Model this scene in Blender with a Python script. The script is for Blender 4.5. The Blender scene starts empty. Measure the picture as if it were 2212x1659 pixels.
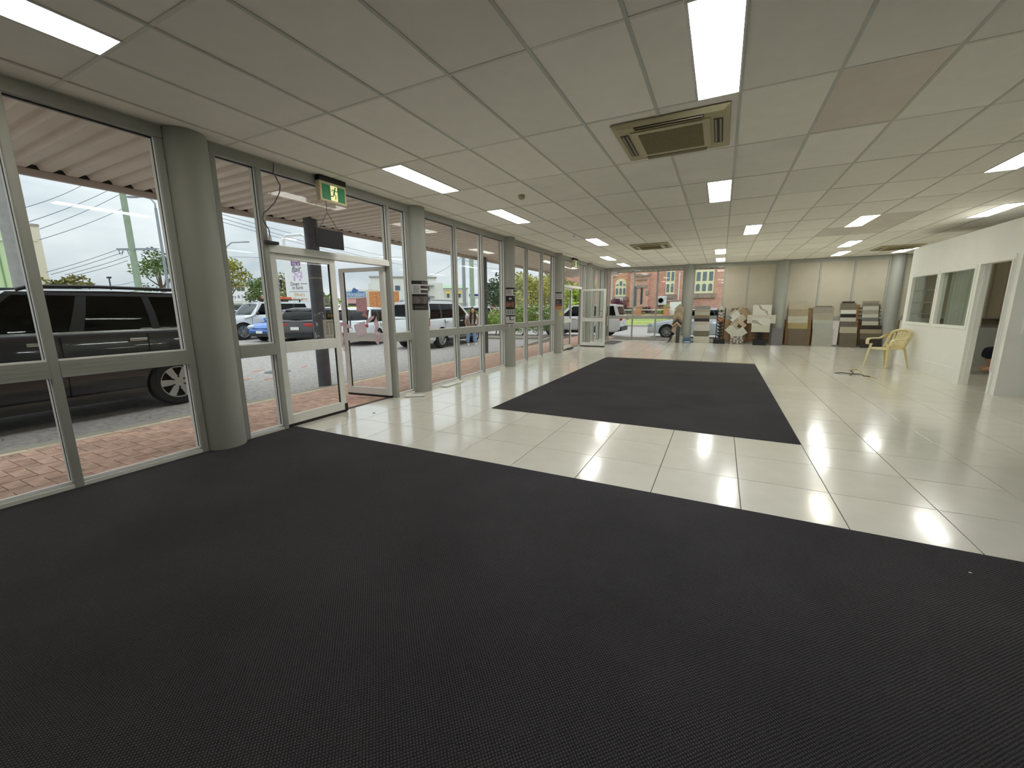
import bpy, bmesh, math, random
from mathutils import Vector, Matrix, noise
random.seed(7)
R = math.radians
C = bpy.context.scene.collection
# ------------------------------------------------------------------ camera, sky, exposure
CAM_H = 1.384; FPX = 879.06
RV = Vector((0.89245657, 0.45107527, -0.0072363)); UV = Vector((-0.07673198, 0.16758241, 0.98286741)); FV = Vector((-0.44455986, 0.87661122, -0.18417192))
cam = bpy.data.cameras.new('camera'); camo = bpy.data.objects.new('camera', cam); C.objects.link(camo)
cam.sensor_width = 36; cam.lens = FPX/2212*36; cam.clip_start = .05; cam.clip_end = 800
m4 = Matrix((RV, UV, -FV)).transposed().to_4x4(); m4.translation = (0, 0, CAM_H); camo.matrix_world = m4
bpy.context.scene.camera = camo
sc = bpy.context.scene
sc.view_settings.view_transform = 'Standard'; sc.view_settings.look = 'None'; sc.view_settings.gamma = 1
sc.view_settings.use_curve_mapping = False; sc.view_settings.exposure = 0.85
LAMP = 10.8        # ceiling light emission
SKY = .50
try: sc.cycles.transparent_max_bounces = 24; sc.cycles.max_bounces = 8; sc.cycles.diffuse_bounces = 5; sc.cycles.sample_clamp_indirect = 8
except Exception: pass
w = bpy.data.worlds.new('overcast_sky'); sc.world = w; w.use_nodes = True; nt = w.node_tree; nt.nodes.clear()
def N(t, k, **kw):
    n = t.nodes.new(k)
    for a, b in kw.items(): setattr(n, a, b)
    return n
tc = N(nt, 'ShaderNodeTexCoord'); mp = N(nt, 'ShaderNodeMapping'); mp.inputs['Scale'].default_value = (1.6, 1.6, 5)
nz = N(nt, 'ShaderNodeTexNoise'); nz.inputs['Scale'].default_value = 1.7; nz.inputs['Detail'].default_value = 6; nz.inputs['Roughness'].default_value = .55
rp = N(nt, 'ShaderNodeValToRGB'); e = rp.color_ramp.elements
e[0].position = .36; e[0].color = (.58, .655, .72, 1); e[1].position = .62; e[1].color = (.86, .90, .935, 1)
bg = N(nt, 'ShaderNodeBackground'); bg.inputs['Strength'].default_value = SKY; ow = N(nt, 'ShaderNodeOutputWorld')
sx_ = N(nt, 'ShaderNodeSeparateXYZ'); el = N(nt, 'ShaderNodeMath', operation='MULTIPLY_ADD', use_clamp=False); mxz = N(nt, 'ShaderNodeMath', operation='MAXIMUM'); mxz.inputs[1].default_value = 0
el.inputs[1].default_value = 1.8*SKY; el.inputs[2].default_value = SKY   # overcast sky: zenith brighter than horizon
nt.links.new(tc.outputs['Generated'], sx_.inputs[0]); nt.links.new(sx_.outputs['Z'], mxz.inputs[0]); nt.links.new(mxz.outputs[0], el.inputs[0]); nt.links.new(el.outputs[0], bg.inputs['Strength'])
for a, b in ((tc.outputs['Generated'], mp.inputs[0]), (mp.outputs[0], nz.inputs['Vector']), (nz.outputs['Fac'], rp.inputs[0]), (rp.outputs[0], bg.inputs[0]), (bg.outputs[0], ow.inputs[0])): nt.links.new(a, b)
# ------------------------------------------------------------------ pixel -> place (rays of the surveyed camera, met with a real plane)
def ray(u, v): return FV + (u-1106)/FPX*RV + (829.5-v)/FPX*UV
def wz(u, v, z): d = ray(u, v); t = (z-CAM_H)/d.z; return Vector((d.x*t, d.y*t, z))
def wx(u, v, x): d = ray(u, v); t = x/d.x; return Vector((x, d.y*t, CAM_H+d.z*t))
def wy(u, v, y): d = ray(u, v); t = y/d.y; return Vector((d.x*t, y, CAM_H+d.z*t))
def wd(u, v, dep): d = ray(u, v); return Vector((d.x*dep, d.y*dep, CAM_H+d.z*dep))
# ------------------------------------------------------------------ materials
def lin(c): return tuple(((x/255)/12.92 if x/255 <= .04045 else ((x/255+.055)/1.055)**2.4) for x in c)+(1,)
MATS = {}
def mat(name, col, rough=.5, metal=0, var=0, vscale=8, bump=0, bscale=60, rnd=0, spec=.5, coat=0, trans=0, emit=0, ecol=None, detail=4, stretch=None):
    if name in MATS: return MATS[name]
    m = bpy.data.materials.new(name); m.use_nodes = True; t = m.node_tree; b = t.nodes['Principled BSDF']
    b.inputs['Base Color'].default_value = lin(col); b.inputs['Roughness'].default_value = rough; b.inputs['Metallic'].default_value = metal
    b.inputs['Specular IOR Level'].default_value = spec; b.inputs['Coat Weight'].default_value = coat; b.inputs['Coat Roughness'].default_value = .04
    b.inputs['Transmission Weight'].default_value = trans
    if emit: b.inputs['Emission Color'].default_value = lin(ecol or col); b.inputs['Emission Strength'].default_value = emit
    src = None
    if var or bump:
        co = N(t, 'ShaderNodeTexCoord').outputs['Object']
        if stretch:
            q = N(t, 'ShaderNodeMapping'); q.inputs['Scale'].default_value = stretch; t.links.new(co, q.inputs[0]); co = q.outputs[0]
    if var:
        n = N(t, 'ShaderNodeTexNoise'); n.inputs['Scale'].default_value = vscale; n.inputs['Detail'].default_value = detail; t.links.new(co, n.inputs['Vector'])
        h = N(t, 'ShaderNodeHueSaturation'); h.inputs['Color'].default_value = lin(col)
        mr = N(t, 'ShaderNodeMapRange'); mr.inputs[1].default_value = .3; mr.inputs[2].default_value = .7; mr.inputs[3].default_value = 1-var; mr.inputs[4].default_value = 1+var
        t.links.new(n.outputs['Fac'], mr.inputs[0]); t.links.new(mr.outputs[0], h.inputs['Value']); src = h.outputs[0]
    if rnd:
        oi = N(t, 'ShaderNodeObjectInfo'); h2 = N(t, 'ShaderNodeHueSaturation'); mr2 = N(t, 'ShaderNodeMapRange'); mr2.inputs[3].default_value = 1-rnd; mr2.inputs[4].default_value = 1+rnd
        t.links.new(oi.outputs['Random'], mr2.inputs[0]); t.links.new(mr2.outputs[0], h2.inputs['Value'])
        if src: t.links.new(src, h2.inputs['Color'])
        else: h2.inputs['Color'].default_value = lin(col)
        src = h2.outputs[0]
    if src: t.links.new(src, b.inputs['Base Color'])
    if bump:
        n2 = N(t, 'ShaderNodeTexNoise'); n2.inputs['Scale'].default_value = bscale; n2.inputs['Detail'].default_value = 3; t.links.new(co, n2.inputs['Vector'])
        bp = N(t, 'ShaderNodeBump'); bp.inputs['Strength'].default_value = bump; bp.inputs['Distance'].default_value = .01
        t.links.new(n2.outputs['Fac'], bp.inputs['Height']); t.links.new(bp.outputs[0], b.inputs['Normal'])
    MATS[name] = m; return m
def glass(name, tint=(1, 1, 1), rough=0.0, refl=1.0):
    if name in MATS: return MATS[name]
    m = bpy.data.materials.new(name); m.use_nodes = True; t = m.node_tree; t.nodes.clear()
    tr = N(t, 'ShaderNodeBsdfTransparent'); tr.inputs[0].default_value = (*tint, 1); gl = N(t, 'ShaderNodeBsdfGlossy'); gl.inputs['Roughness'].default_value = rough
    fr = N(t, 'ShaderNodeLayerWeight'); fr.inputs[0].default_value = .5; pw = N(t, 'ShaderNodeMath', operation='POWER'); pw.inputs[1].default_value = 5; mu = N(t, 'ShaderNodeMath', operation='MULTIPLY_ADD', use_clamp=True); mu.inputs[1].default_value = .4*refl; mu.inputs[2].default_value = .012*refl
    mx = N(t, 'ShaderNodeMixShader'); o = N(t, 'ShaderNodeOutputMaterial')
    for a, b in ((fr.outputs['Facing'], pw.inputs[0]), (pw.outputs[0], mu.inputs[0]), (mu.outputs[0], mx.inputs[0]), (tr.outputs[0], mx.inputs[1]), (gl.outputs[0], mx.inputs[2]), (mx.outputs[0], o.inputs[0])): t.links.new(a, b)
    MATS[name] = m; return m
def emat(name, col, st): return mat(name, col, .6, emit=st)
GL = glass('window_glass', (.96, .98, .97)); CG = glass('tinted_car_glass', (.10, .115, .12), refl=1.6); CGL = glass('clear_car_glass', (.45, .52, .52), refl=2.0)
FRAME = mat('grey_green_frame_paint', (156, 157, 149), .45, var=.03); GASK = mat('black_rubber', (18, 18, 18), .6)
FRAMEW = mat('white_door_paint', (226, 226, 218), .45, var=.03)
COLM = mat('column_paint', (156, 157, 148), .55, var=.02, vscale=4)
WALLW = mat('office_wall_paint', (242, 243, 237), .6, var=.02, vscale=3)
PANEL = mat('ceiling_panel_board', (243, 239, 229), .85, var=.02, vscale=6, bump=.05, bscale=300, rnd=.05)
TBAR = mat('ceiling_tee_paint', (196, 198, 188), .5)
DAYLIT = mat('daylit_reveal_white', (240, 240, 236), .4)  # white version of the frame, carries street daylight in its colour
BLK = mat('black_plastic', (16, 16, 17), .5); DARK = mat('dark_grey_plastic', (48, 49, 52), .55)
WHT = mat('white_plastic', (232, 232, 228), .45); CHROME = mat('chrome', (200, 202, 204), .18, 1); STEEL = mat('brushed_steel', (150, 152, 150), .35, .9)
PAPER = mat('white_paper', (226, 224, 216), .8)
# ------------------------------------------------------------------ mesh builder
class MB:
    def __init__(s): s.v = []; s.f = []; s.m = []
    def add(s, vs, fs, mi=0):
        o = len(s.v); s.v += [tuple(p) for p in vs]
        for f in fs: s.f.append([i+o for i in f]); s.m.append(mi)
        return s
    def box(s, x0, x1, y0, y1, z0, z1, mi=0):
        return s.add([(x0,y0,z0),(x1,y0,z0),(x1,y1,z0),(x0,y1,z0),(x0,y0,z1),(x1,y0,z1),(x1,y1,z1),(x0,y1,z1)], [(3,2,1,0),(4,5,6,7),(0,1,5,4),(1,2,6,5),(2,3,7,6),(3,0,4,7)], mi)
    def obox(s, c, d, M=None, mi=0):
        c = Vector(c); M = M or Matrix.Identity(3); vs = []
        for z in (-1, 1):
            for x, y in ((-1,-1),(1,-1),(1,1),(-1,1)): vs.append(c+M @ Vector((x*d[0]/2, y*d[1]/2, z*d[2]/2)))
        return s.add(vs, [(3,2,1,0),(4,5,6,7),(0,1,5,4),(1,2,6,5),(2,3,7,6),(3,0,4,7)], mi)
    def cyl(s, a, b, r0, r1=None, n=14, mi=0, caps=True):
        a, b = Vector(a), Vector(b); r1 = r0 if r1 is None else r1; d = (b-a).normalized()
        x = d.orthogonal().normalized(); y = d.cross(x); vs = []
        for p, r in ((a, r0), (b, r1)):
            for i in range(n): t = 2*math.pi*i/n; vs.append(p+r*(math.cos(t)*x+math.sin(t)*y))
        fs = [(i, (i+1) % n, n+(i+1) % n, n+i) for i in range(n)]
        if caps: fs += [tuple(range(n-1, -1, -1)), tuple(range(n, 2*n))]
        return s.add(vs, fs, mi)
    def tube(s, path, r, n=8, mi=0):
        P = [Vector(p) for p in path]; k = len(P); rr = r if isinstance(r, (list, tuple)) else [r]*k; vs = []; x = None
        for i, p in enumerate(P):
            d = (P[min(i+1, k-1)]-P[max(i-1, 0)]).normalized()
            x = d.orthogonal().normalized() if x is None else (x-d*x.dot(d)).normalized(); y = d.cross(x)
            for j in range(n): t = 2*math.pi*j/n; vs.append(p+rr[i]*(math.cos(t)*x+math.sin(t)*y))
        fs = [(i*n+j, i*n+(j+1) % n, (i+1)*n+(j+1) % n, (i+1)*n+j) for i in range(k-1) for j in range(n)]
        return s.add(vs, fs+[tuple(range(n-1, -1, -1)), tuple(range((k-1)*n, k*n))], mi)
    def ext(s, poly, d, mi=0):
        P = [Vector(p) for p in poly]; d = Vector(d); n = len(P)
        return s.add(P+[p+d for p in P], [tuple(range(n-1, -1, -1)), tuple(range(n, 2*n))]+[(i, (i+1) % n, n+(i+1) % n, n+i) for i in range(n)], mi)
    def loft(s, rings, mi=0, closed=True, caps=True):
        n = len(rings[0]); vs = [p for r in rings for p in r]; fs = []
        for i in range(len(rings)-1):
            for j in range(n if closed else n-1): fs.append((i*n+j, i*n+(j+1) % n, (i+1)*n+(j+1) % n, (i+1)*n+j))
        if caps and closed: fs += [tuple(range(n-1, -1, -1)), tuple(range((len(rings)-1)*n, len(rings)*n))]
        return s.add(vs, fs, mi)
    def lathe(s, prof, n=24, axis='Z', c=(0,0,0), mi=0):
        rings = []
        for r, z in prof:
            ring = []
            for i in range(n):
                t = 2*math.pi*i/n; a, b = r*math.cos(t), r*math.sin(t)
                q = (a, b, z) if axis == 'Z' else ((a, z, b) if axis == 'Y' else (z, a, b)); ring.append((q[0]+c[0], q[1]+c[1], q[2]+c[2]))
            rings.append(ring)
        return s.loft(rings, mi)
    def ball(s, c, r, n=10, mi=0, sc=(1,1,1)):
        rings = []
        for i in range(n+1):
            a = math.pi*i/n-math.pi/2; rr = max(math.cos(a), .02)*r
            rings.append([(c[0]+sc[0]*rr*math.cos(2*math.pi*j/(2*n)), c[1]+sc[1]*rr*math.sin(2*math.pi*j/(2*n)), c[2]+sc[2]*r*math.sin(a)) for j in range(2*n)])
        return s.loft(rings, mi)
    def mesh(s, name, mats, smooth=None, bevel=0):
        me = bpy.data.meshes.new(name); me.from_pydata(s.v, [], s.f)
        for m in (mats if isinstance(mats, (list, tuple)) else [mats]): me.materials.append(m)
        me.polygons.foreach_set('material_index', s.m)
        bm = bmesh.new(); bm.from_mesh(me); bmesh.ops.recalc_face_normals(bm, faces=bm.faces)
        if bevel: bmesh.ops.bevel(bm, geom=[e for e in bm.edges if len(e.link_faces) == 2 and e.calc_face_angle(0) > .5], offset=bevel, segments=1 if bevel < .006 else 2, profile=.7, affect='EDGES')
        bm.to_mesh(me); bm.free()
        if smooth is not None:
            me.polygons.foreach_set('use_smooth', [True]*len(me.polygons)); me.set_sharp_from_angle(angle=R(smooth))
        return me
    def build(s, name, mats, parent=None, smooth=None, bevel=0, **k):
        return link(s.mesh(name, mats, smooth, bevel), name, parent, **k)
def link(me, name, parent=None, label=None, cat=None, group=None, kind=None, loc=None, rot=None):
    o = bpy.data.objects.new(name, me); C.objects.link(o)
    if parent is not None: o.parent = parent
    if loc is not None: o.location = loc
    if rot is not None: o.rotation_euler = rot
    return tag(o, label, cat, group, kind)
def tag(o, label=None, cat=None, group=None, kind=None):
    for k, v in (('label', label), ('category', cat), ('group', group), ('kind', kind)):
        if v: o[k] = v
    return o
def thing(name, label=None, cat=None, loc=(0,0,0), rz=0, group=None, kind=None):
    o = bpy.data.objects.new(name, None); C.objects.link(o); o.location = loc; o.rotation_euler = (0, 0, rz); o.empty_display_size = .1
    return tag(o, label, cat, group, kind)
def copy_tree(o, parent=None):
    c = o.copy(); C.objects.link(c)
    if parent: c.parent = parent
    for ch in list(o.children): copy_tree(ch, c)
    return c
def text(s, m, parent, width, height, M, name='lettering', ext=.002, font_shear=0, label=None):
    cu = bpy.data.curves.new(name, 'FONT'); cu.body = s; cu.extrude = 0; cu.align_x = 'CENTER'; cu.align_y = 'CENTER'; cu.shear = font_shear; cu.resolution_u = 3
    o = bpy.data.objects.new(name, cu); C.objects.link(o); dg = bpy.context.evaluated_depsgraph_get()
    me = bpy.data.meshes.new_from_object(o.evaluated_get(dg)); bpy.data.objects.remove(o)
    xs = [v.co.x for v in me.vertices]; ys = [v.co.y for v in me.vertices]
    if not xs: return None
    sx = width/(max(xs)-min(xs)); sy = height/(max(ys)-min(ys)); cx = (max(xs)+min(xs))/2; cy = (max(ys)+min(ys))/2
    for v in me.vertices: v.co = ((v.co.x-cx)*sx, (v.co.y-cy)*sy, 0)
    me.transform(M); me.materials.clear(); me.materials.append(m)
    return link(me, name, parent, label=label)
def facing(c, right, up=(0,0,1)):
    r = Vector(right).normalized(); u = Vector(up).normalized(); n = r.cross(u); m = Matrix((r, u, n)).transposed().to_4x4(); m.translation = Vector(c); return m
def cut(o, cutters):
    for cb in cutters:
        md = o.modifiers.new('b', 'BOOLEAN'); md.operation = 'DIFFERENCE'; md.solver = 'EXACT'; md.object = cb
        try: md.material_mode = 'TRANSFER'
        except Exception: pass
    dg = bpy.context.evaluated_depsgraph_get(); me = bpy.data.meshes.new_from_object(o.evaluated_get(dg)); o.modifiers.clear(); o.data = me
    for cb in cutters: bpy.data.objects.remove(cb)
# ================================================================== THE ROOM SHELL
XW = -4.5; YB = 17.5; ZC = 2.955; XR = 9.0; YF = -3.0
CX0 = -4.794; CY0 = 1.427; CW = .6; CL = 1.1865
FX0 = -2.171; FY0 = 3.617; FTX = .6; FTY = .6045
# floor: grout bed + porcelain tiles + two black carpets
def tile_mat():
    m = mat('ivory_porcelain', (226, 223, 209), .16, var=.03, vscale=5, rnd=.025, spec=.9, coat=.45); t = m.node_tree; b = t.nodes['Principled BSDF']; b.inputs['Coat Roughness'].default_value = .09
    co = N(t, 'ShaderNodeTexCoord'); geo = N(t, 'ShaderNodeNewGeometry')
    n = N(t, 'ShaderNodeTexNoise'); n.inputs['Scale'].default_value = 1.1; n.inputs['Detail'].default_value = 5; t.links.new(geo.outputs['Position'], n.inputs['Vector'])
    mr = N(t, 'ShaderNodeMapRange'); mr.inputs[1].default_value = .2; mr.inputs[2].default_value = .8; mr.inputs[3].default_value = .15; mr.inputs[4].default_value = .19
    t.links.new(n.outputs['Fac'], mr.inputs[0]); t.links.new(mr.outputs[0], b.inputs['Roughness']); return m
TILE = tile_mat()
floor = MB().box(XW-.15, XR, YF, YB+.1, -.2, -.003).build('floor', mat('dark_grout', (84, 78, 66), .9), kind='structure')
tm = MB().box(-.2972, .2972, -.2995, .2995, -.012, 0).mesh('floor_tile', TILE, bevel=.0012)
cells = []
for i in range(-4, 19):
    for j in range(-1, 24):
        x, y = FX0+FTX*(i+.5), FY0+FTY*(j+.5)
        if x < XW-.25 or x > XR or y > YB: continue
        if -2.76 < x < .82 and 4.82 < y < 11.2: continue
        cells.append((x, y))
vis = lambda x, y: (x-.02) < .72*y+.6
cells.sort(key=lambda q: (0 if vis(*q) else 1, math.hypot(*q)))
rest = MB()
for k, (x, y) in enumerate(cells):
    x0, x1, y0, y1 = x-.2972, x+.2972, y-.2995, y+.2995
    x0 = max(x0, XW-.05); x1 = min(x1, XR); y1 = min(y1, YB)
    if k < 300:
        if x0 > x-.297 or y1 < y+.299: MB().box(x0, x1, y0, y1, -.012, 0).build('tile', TILE, floor)
        else: link(tm, 'tile', floor, loc=(x, y, 0))
    else: rest.box(x0, x1, y0, y1, -.012, 0)
rest.build('distant_tiles', TILE, floor, kind='stuff')
def carpet_mat():
    m = mat('charcoal_ribbed_carpet', (44, 42, 43), .95, spec=.15); t = m.node_tree; b = t.nodes['Principled BSDF']
    co = N(t, 'ShaderNodeTexCoord').outputs['Object']
    mpn = N(t, 'ShaderNodeMapping'); mpn.inputs['Rotation'].default_value = (0, 0, R(45)); t.links.new(co, mpn.inputs[0])
    w1 = N(t, 'ShaderNodeTexWave', bands_direction='X'); w1.inputs['Scale'].default_value = 31; w1.inputs['Distortion'].default_value = 1.3; w1.inputs['Detail'].default_value = 2; w1.inputs['Detail Scale'].default_value = .7
    w2 = N(t, 'ShaderNodeTexWave', bands_direction='Y'); w2.inputs['Scale'].default_value = 31; w2.inputs['Distortion'].default_value = 1.5; w2.inputs['Detail'].default_value = 2; w2.inputs['Detail Scale'].default_value = .7
    for q in (w1, w2): t.links.new(mpn.outputs[0], q.inputs[0])
    mu = N(t, 'ShaderNodeMath', operation='MULTIPLY'); t.links.new(w1.outputs['Fac'], mu.inputs[0]); t.links.new(w2.outputs['Fac'], mu.inputs[1])
    n = N(t, 'ShaderNodeTexNoise'); n.inputs['Scale'].default_value = 1.3; n.inputs['Detail'].default_value = 6; t.links.new(co, n.inputs[0])
    n2 = N(t, 'ShaderNodeTexNoise'); n2.inputs['Scale'].default_value = 220; t.links.new(co, n2.inputs[0])
    ad = N(t, 'ShaderNodeMath', operation='MULTIPLY_ADD'); ad.inputs[1].default_value = .7; t.links.new(n2.outputs['Fac'], ad.inputs[0]); t.links.new(mu.outputs[0], ad.inputs[2])
    mr = N(t, 'ShaderNodeMapRange'); mr.inputs[1].default_value = .1; mr.inputs[2].default_value = 1.2; mr.inputs[3].default_value = .16; mr.inputs[4].default_value = 2.1; t.links.new(ad.outputs[0], mr.inputs[0])
    mr2 = N(t, 'ShaderNodeMapRange'); mr2.inputs[1].default_value = .3; mr2.inputs[2].default_value = .7; mr2.inputs[3].default_value = .85; mr2.inputs[4].default_value = 1.15; t.links.new(n.outputs['Fac'], mr2.inputs[0])
    mm = N(t, 'ShaderNodeMath', operation='MULTIPLY'); t.links.new(mr.outputs[0], mm.inputs[0]); t.links.new(mr2.outputs[0], mm.inputs[1])
    h = N(t, 'ShaderNodeHueSaturation'); h.inputs['Color'].default_value = lin((64, 62, 64)); t.links.new(mm.outputs[0], h.inputs['Value']); t.links.new(h.outputs[0], b.inputs['Base Color'])
    bp = N(t, 'ShaderNodeBump'); bp.inputs['Strength'].default_value = .6; bp.inputs['Distance'].default_value = .004; t.links.new(ad.outputs[0], bp.inputs['Height']); t.links.new(bp.outputs[0], b.inputs['Normal'])
    return m
CARP = carpet_mat()
MB().box(XW+.05, XR, YF, 3.03, -.004, .006).build('carpet', CARP, label='large charcoal ribbed carpet covering the front of the room', cat='carpet')
MB().box(-2.765, .828, 4.822, 11.21, -.004, .006).build('carpet', CARP, label='charcoal carpet rectangle inset in the white tiled floor', cat='carpet')
MB().ext([(-4.2, 15.35, 0), (-3.5, 15.35, 0), (-3.5, 16.9, 0), (-4.05, 17.25, 0)], (0, 0, .008)).build('door_mat', mat('grey_mat', (98, 94, 90), .95, bump=.3), label='flat grey mat in the far corner beside the inward open door', cat='mat')
# ceiling: slab, tee grid, panels
ceil = MB().box(XW-.15, XR, YF, YB+.1, 3.05, 3.25).build('ceiling', mat('ceiling_void', (60, 60, 56), .9), kind='structure')
for i in range(0, 24):
    x = CX0+CW*i
    if x > XW and x < XR: MB().box(x-.012, x+.012, YF, YB, ZC, ZC+.03).build('tee_bar', TBAR, ceil)
for j in range(-3, 14):
    y = CY0+CL*j
    MB().box(XW, XR, y-.012, y+.012, ZC+.0015, ZC+.03).build('tee_bar', mat('cross_tee_paint', (226, 223, 212), .6), ceil)
MB().box(XW, XW+.06, YF, YB, ZC-.004, ZC+.03).build('wall_angle', TBAR, ceil)
LIGHTS = {(2,-1):0, (2,2):0, (2,4):0, (3,7):0, (2,10):0, (2,12):0, (7,1):.5, (7,4):.5, (8,7):.5, (7,10):.5, (7,12):.5, (12,4):.5, (14,7):.5, (11,7):.5, (12,10):.5, (13,12):0, (15,12):.5}
TINT = {(9,2): ('water_stained_panel', (230, 220, 208)), (7,3): ('grey_panel', (239, 235, 226)), (6,3): ('grey_panel', (239, 235, 226)), (7,2): ('grey_panel', (239, 235, 226)), (8,3): ('grey_panel', (239, 235, 226)), (12,8): ('grey_dark_panel', (212, 205, 195)), (11,8): ('grey_dark_panel', (212, 205, 195)), (12,7): ('grey_dark_panel', (212, 205, 195)), (5,12): ('bright_panel', (246, 242, 230)), (4,3): ('bright_panel', (240, 236, 226))}
pm = MB().box(-.296, .296, -.587, .587, 0, .018).mesh('ceiling_panel', PANEL)
half = MB().box(-.147, .147, -.59, .59, 0, .018).mesh('half_panel', PANEL)
pc = []
for i in range(0, 23):
    for j in range(-4, 14):
        x = CX0+CW*(i+.5); y = CY0+CL*(j+.5)
        if y < YF-.5 or y-.59 > YB or x > XR: continue
        pc.append((i, j, x, y))
pc.sort(key=lambda q: (0 if q[2] < .75*q[3]+3 and q[3] > 0 else 1, math.hypot(q[2], q[3])))
restc = MB(); cnt = 0
for i, j, x, y in pc:
    z = ZC+.004+random.uniform(0, .003)
    if (i, j) in LIGHTS:
        link(half, 'panel', ceil, loc=(x+(.15 if LIGHTS[(i, j)] == 0 else -.15), y, z)); continue
    x0, x1, y0, y1 = max(x-.297, XW), min(x+.297, XR), max(y-.59, YF), min(y+.59, YB)
    cnt += 1
    if cnt > 280: restc.box(x0, x1, y0, y1, z, z+.018); continue
    if (i, j) in TINT:
        n, c = TINT[(i, j)]; MB().box(x0, x1, y0, y1, z, z+.018).build('panel', mat(n, c, .85, var=.05, vscale=2.5), ceil)
    elif x0 > x-.296 or y1 < y+.589: MB().box(x0, x1, y0, y1, z, z+.018).build('panel', PANEL, ceil)
    else: link(pm, 'panel', ceil, loc=(x, y, z), rot=(random.uniform(-.002, .002), random.uniform(-.002, .002), 0))
restc.build('distant_panels', PANEL, ceil, kind='stuff')
# ceiling lights
def lamp_mat(name, col, st):
    if name in MATS: return MATS[name]
    m = mat(name, col, .4, emit=st, ecol=col); t = m.node_tree; b = t.nodes['Principled BSDF']
    co = N(t, 'ShaderNodeTexCoord').outputs['Object']
    wv = N(t, 'ShaderNodeTexWave', bands_direction='X'); wv.inputs['Scale'].default_value = 2.1; wv.inputs['Distortion'].default_value = .4; t.links.new(co, wv.inputs[0])
    mr = N(t, 'ShaderNodeMapRange'); mr.inputs[3].default_value = st*.75; mr.inputs[4].default_value = st*1.15; t.links.new(wv.outputs['Fac'], mr.inputs[0]); t.links.new(mr.outputs[0], b.inputs['Emission Strength'])
    return m
LL = {(2,-1):'close to the camera above the glass wall', (2,2):'above the open glass door', (2,4):'second from the glass wall doors, deeper in', (3,7):'midway along the glass wall', (2,10):'fifth along the glass wall', (2,12):'nearest the far glass corner',
 (7,1):'brilliant white, beside the near air conditioner', (7,4):'square on behind the near air conditioner', (8,7):'in the middle row between two far panels', (7,10):'fourth down the middle row', (7,12):'at the end of the middle row by the far wall',
 (12,4):'large, cut by the picture edge on the right', (14,7):'over the office partition top', (11,7):'yellowish, beside two dark panels', (12,10):'in front of the stained far vent', (13,12):'near the beige blinds', (15,12):"by the far right column"}
frm = MB(); 
for a in (MB().box(-.148, .148, -.59, -.575, -.003, .04), MB().box(-.148, .148, .575, .59, -.003, .04), MB().box(-.148, -.136, -.575, .575, -.003, .04), MB().box(.136, .148, -.575, .575, -.003, .04)): frm.add(a.v, a.f)
frm = frm.mesh('frame', WHT); dif = {}
for (i, j), off in LIGHTS.items():
    x = CX0+CW*i+.15+off*.6; y = CY0+CL*(j+.5)
    kind = 'hot' if (i, j) == (7, 1) else ('yellow' if (i, j) in ((11, 7), (2, -1)) else 'warm' if i < 4 or i == 14 or (i,j)==(12,4) else 'cool')
    st = {'hot': LAMP*2.2, 'yellow': LAMP*.75, 'warm': LAMP, 'cool': LAMP*1.1}[kind]; col = {'hot': (246, 250, 255), 'yellow': (255, 250, 232), 'warm': (253, 252, 246), 'cool': (246, 249, 244)}[kind]
    if kind not in dif: dif[kind] = MB().box(-.136, .136, -.575, .575, .002, .008).mesh('diffuser', lamp_mat('lamp_'+kind, col, st))
    t = thing('ceiling_light', 'recessed fluorescent ceiling light '+LL[(i, j)], 'light', (x, y, ZC), group='recessed fluorescent lights')
    link(frm, 'frame', t); link(dif[kind], 'diffuser', t)
# cassette air conditioners
BEI = mat('yellowed_beige_plastic', (176, 166, 130), .5, var=.06, vscale=5); BEI2 = mat('dirty_beige_grille', (140, 128, 96), .7, var=.15, vscale=40)
def cassette(x, y, label):
    t = thing('air_conditioner', label, 'air conditioner', (x, y, ZC), group='ceiling cassette air conditioners')
    h = .475
    MB().loft([[(-h,-h,0),(h,-h,0),(h,h,0),(-h,h,0)], [(-h,-h,-.012),(h,-h,-.012),(h,h,-.012),(-h,h,-.012)], [(-h+.05,-h+.05,-.032),(h-.05,-h+.05,-.032),(h-.05,h-.05,-.032),(-h+.05,h-.05,-.032)]]).build('housing', BEI, t, bevel=.004)
    MB().box(-.325, .325, -.325, .325, -.044, -.03).build('return_frame', mat('beige_plastic_light', (190, 180, 146), .5), t, bevel=.008)
    g = MB().box(-.265, .265, -.265, .265, -.0465, -.043)
    for k in range(26): yy = -.26+k*.0202; g.box(-.265, .265, yy, yy+.005, -.0485, -.046)
    g.build('return_grille', BEI2, t)
    for k in range(4):
        a = k*math.pi/2; M = Matrix.Rotation(a, 3, 'Z')
        MB().obox(M @ Vector((0, -.385, -.0325)), (.56, .07, .006), M).build('outlet', BLK, t)
        o2 = MB(); 
        for q in (-.018, .018): o2.obox(M @ Vector((0, -.385+q, -.038)), (.55, .016, .006), M @ Matrix.Rotation(.5, 3, 'X'))
        o2.build('flap', mat('beige_flap', (150, 140, 112), .5), t)
    return t
cassette(CX0+CW*7.11, CY0+CL*2.5, 'yellowed square cassette air conditioner in ceiling near the brilliant white light')
cassette(CX0+CW*5.03, CY0+CL*8.6, 'beige cassette air conditioner further down the ceiling toward the far wall')
cassette(CX0+CW*15.0, CY0+CL*11.7, 'brownish cassette air conditioner half hidden by the office partition top')
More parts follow.
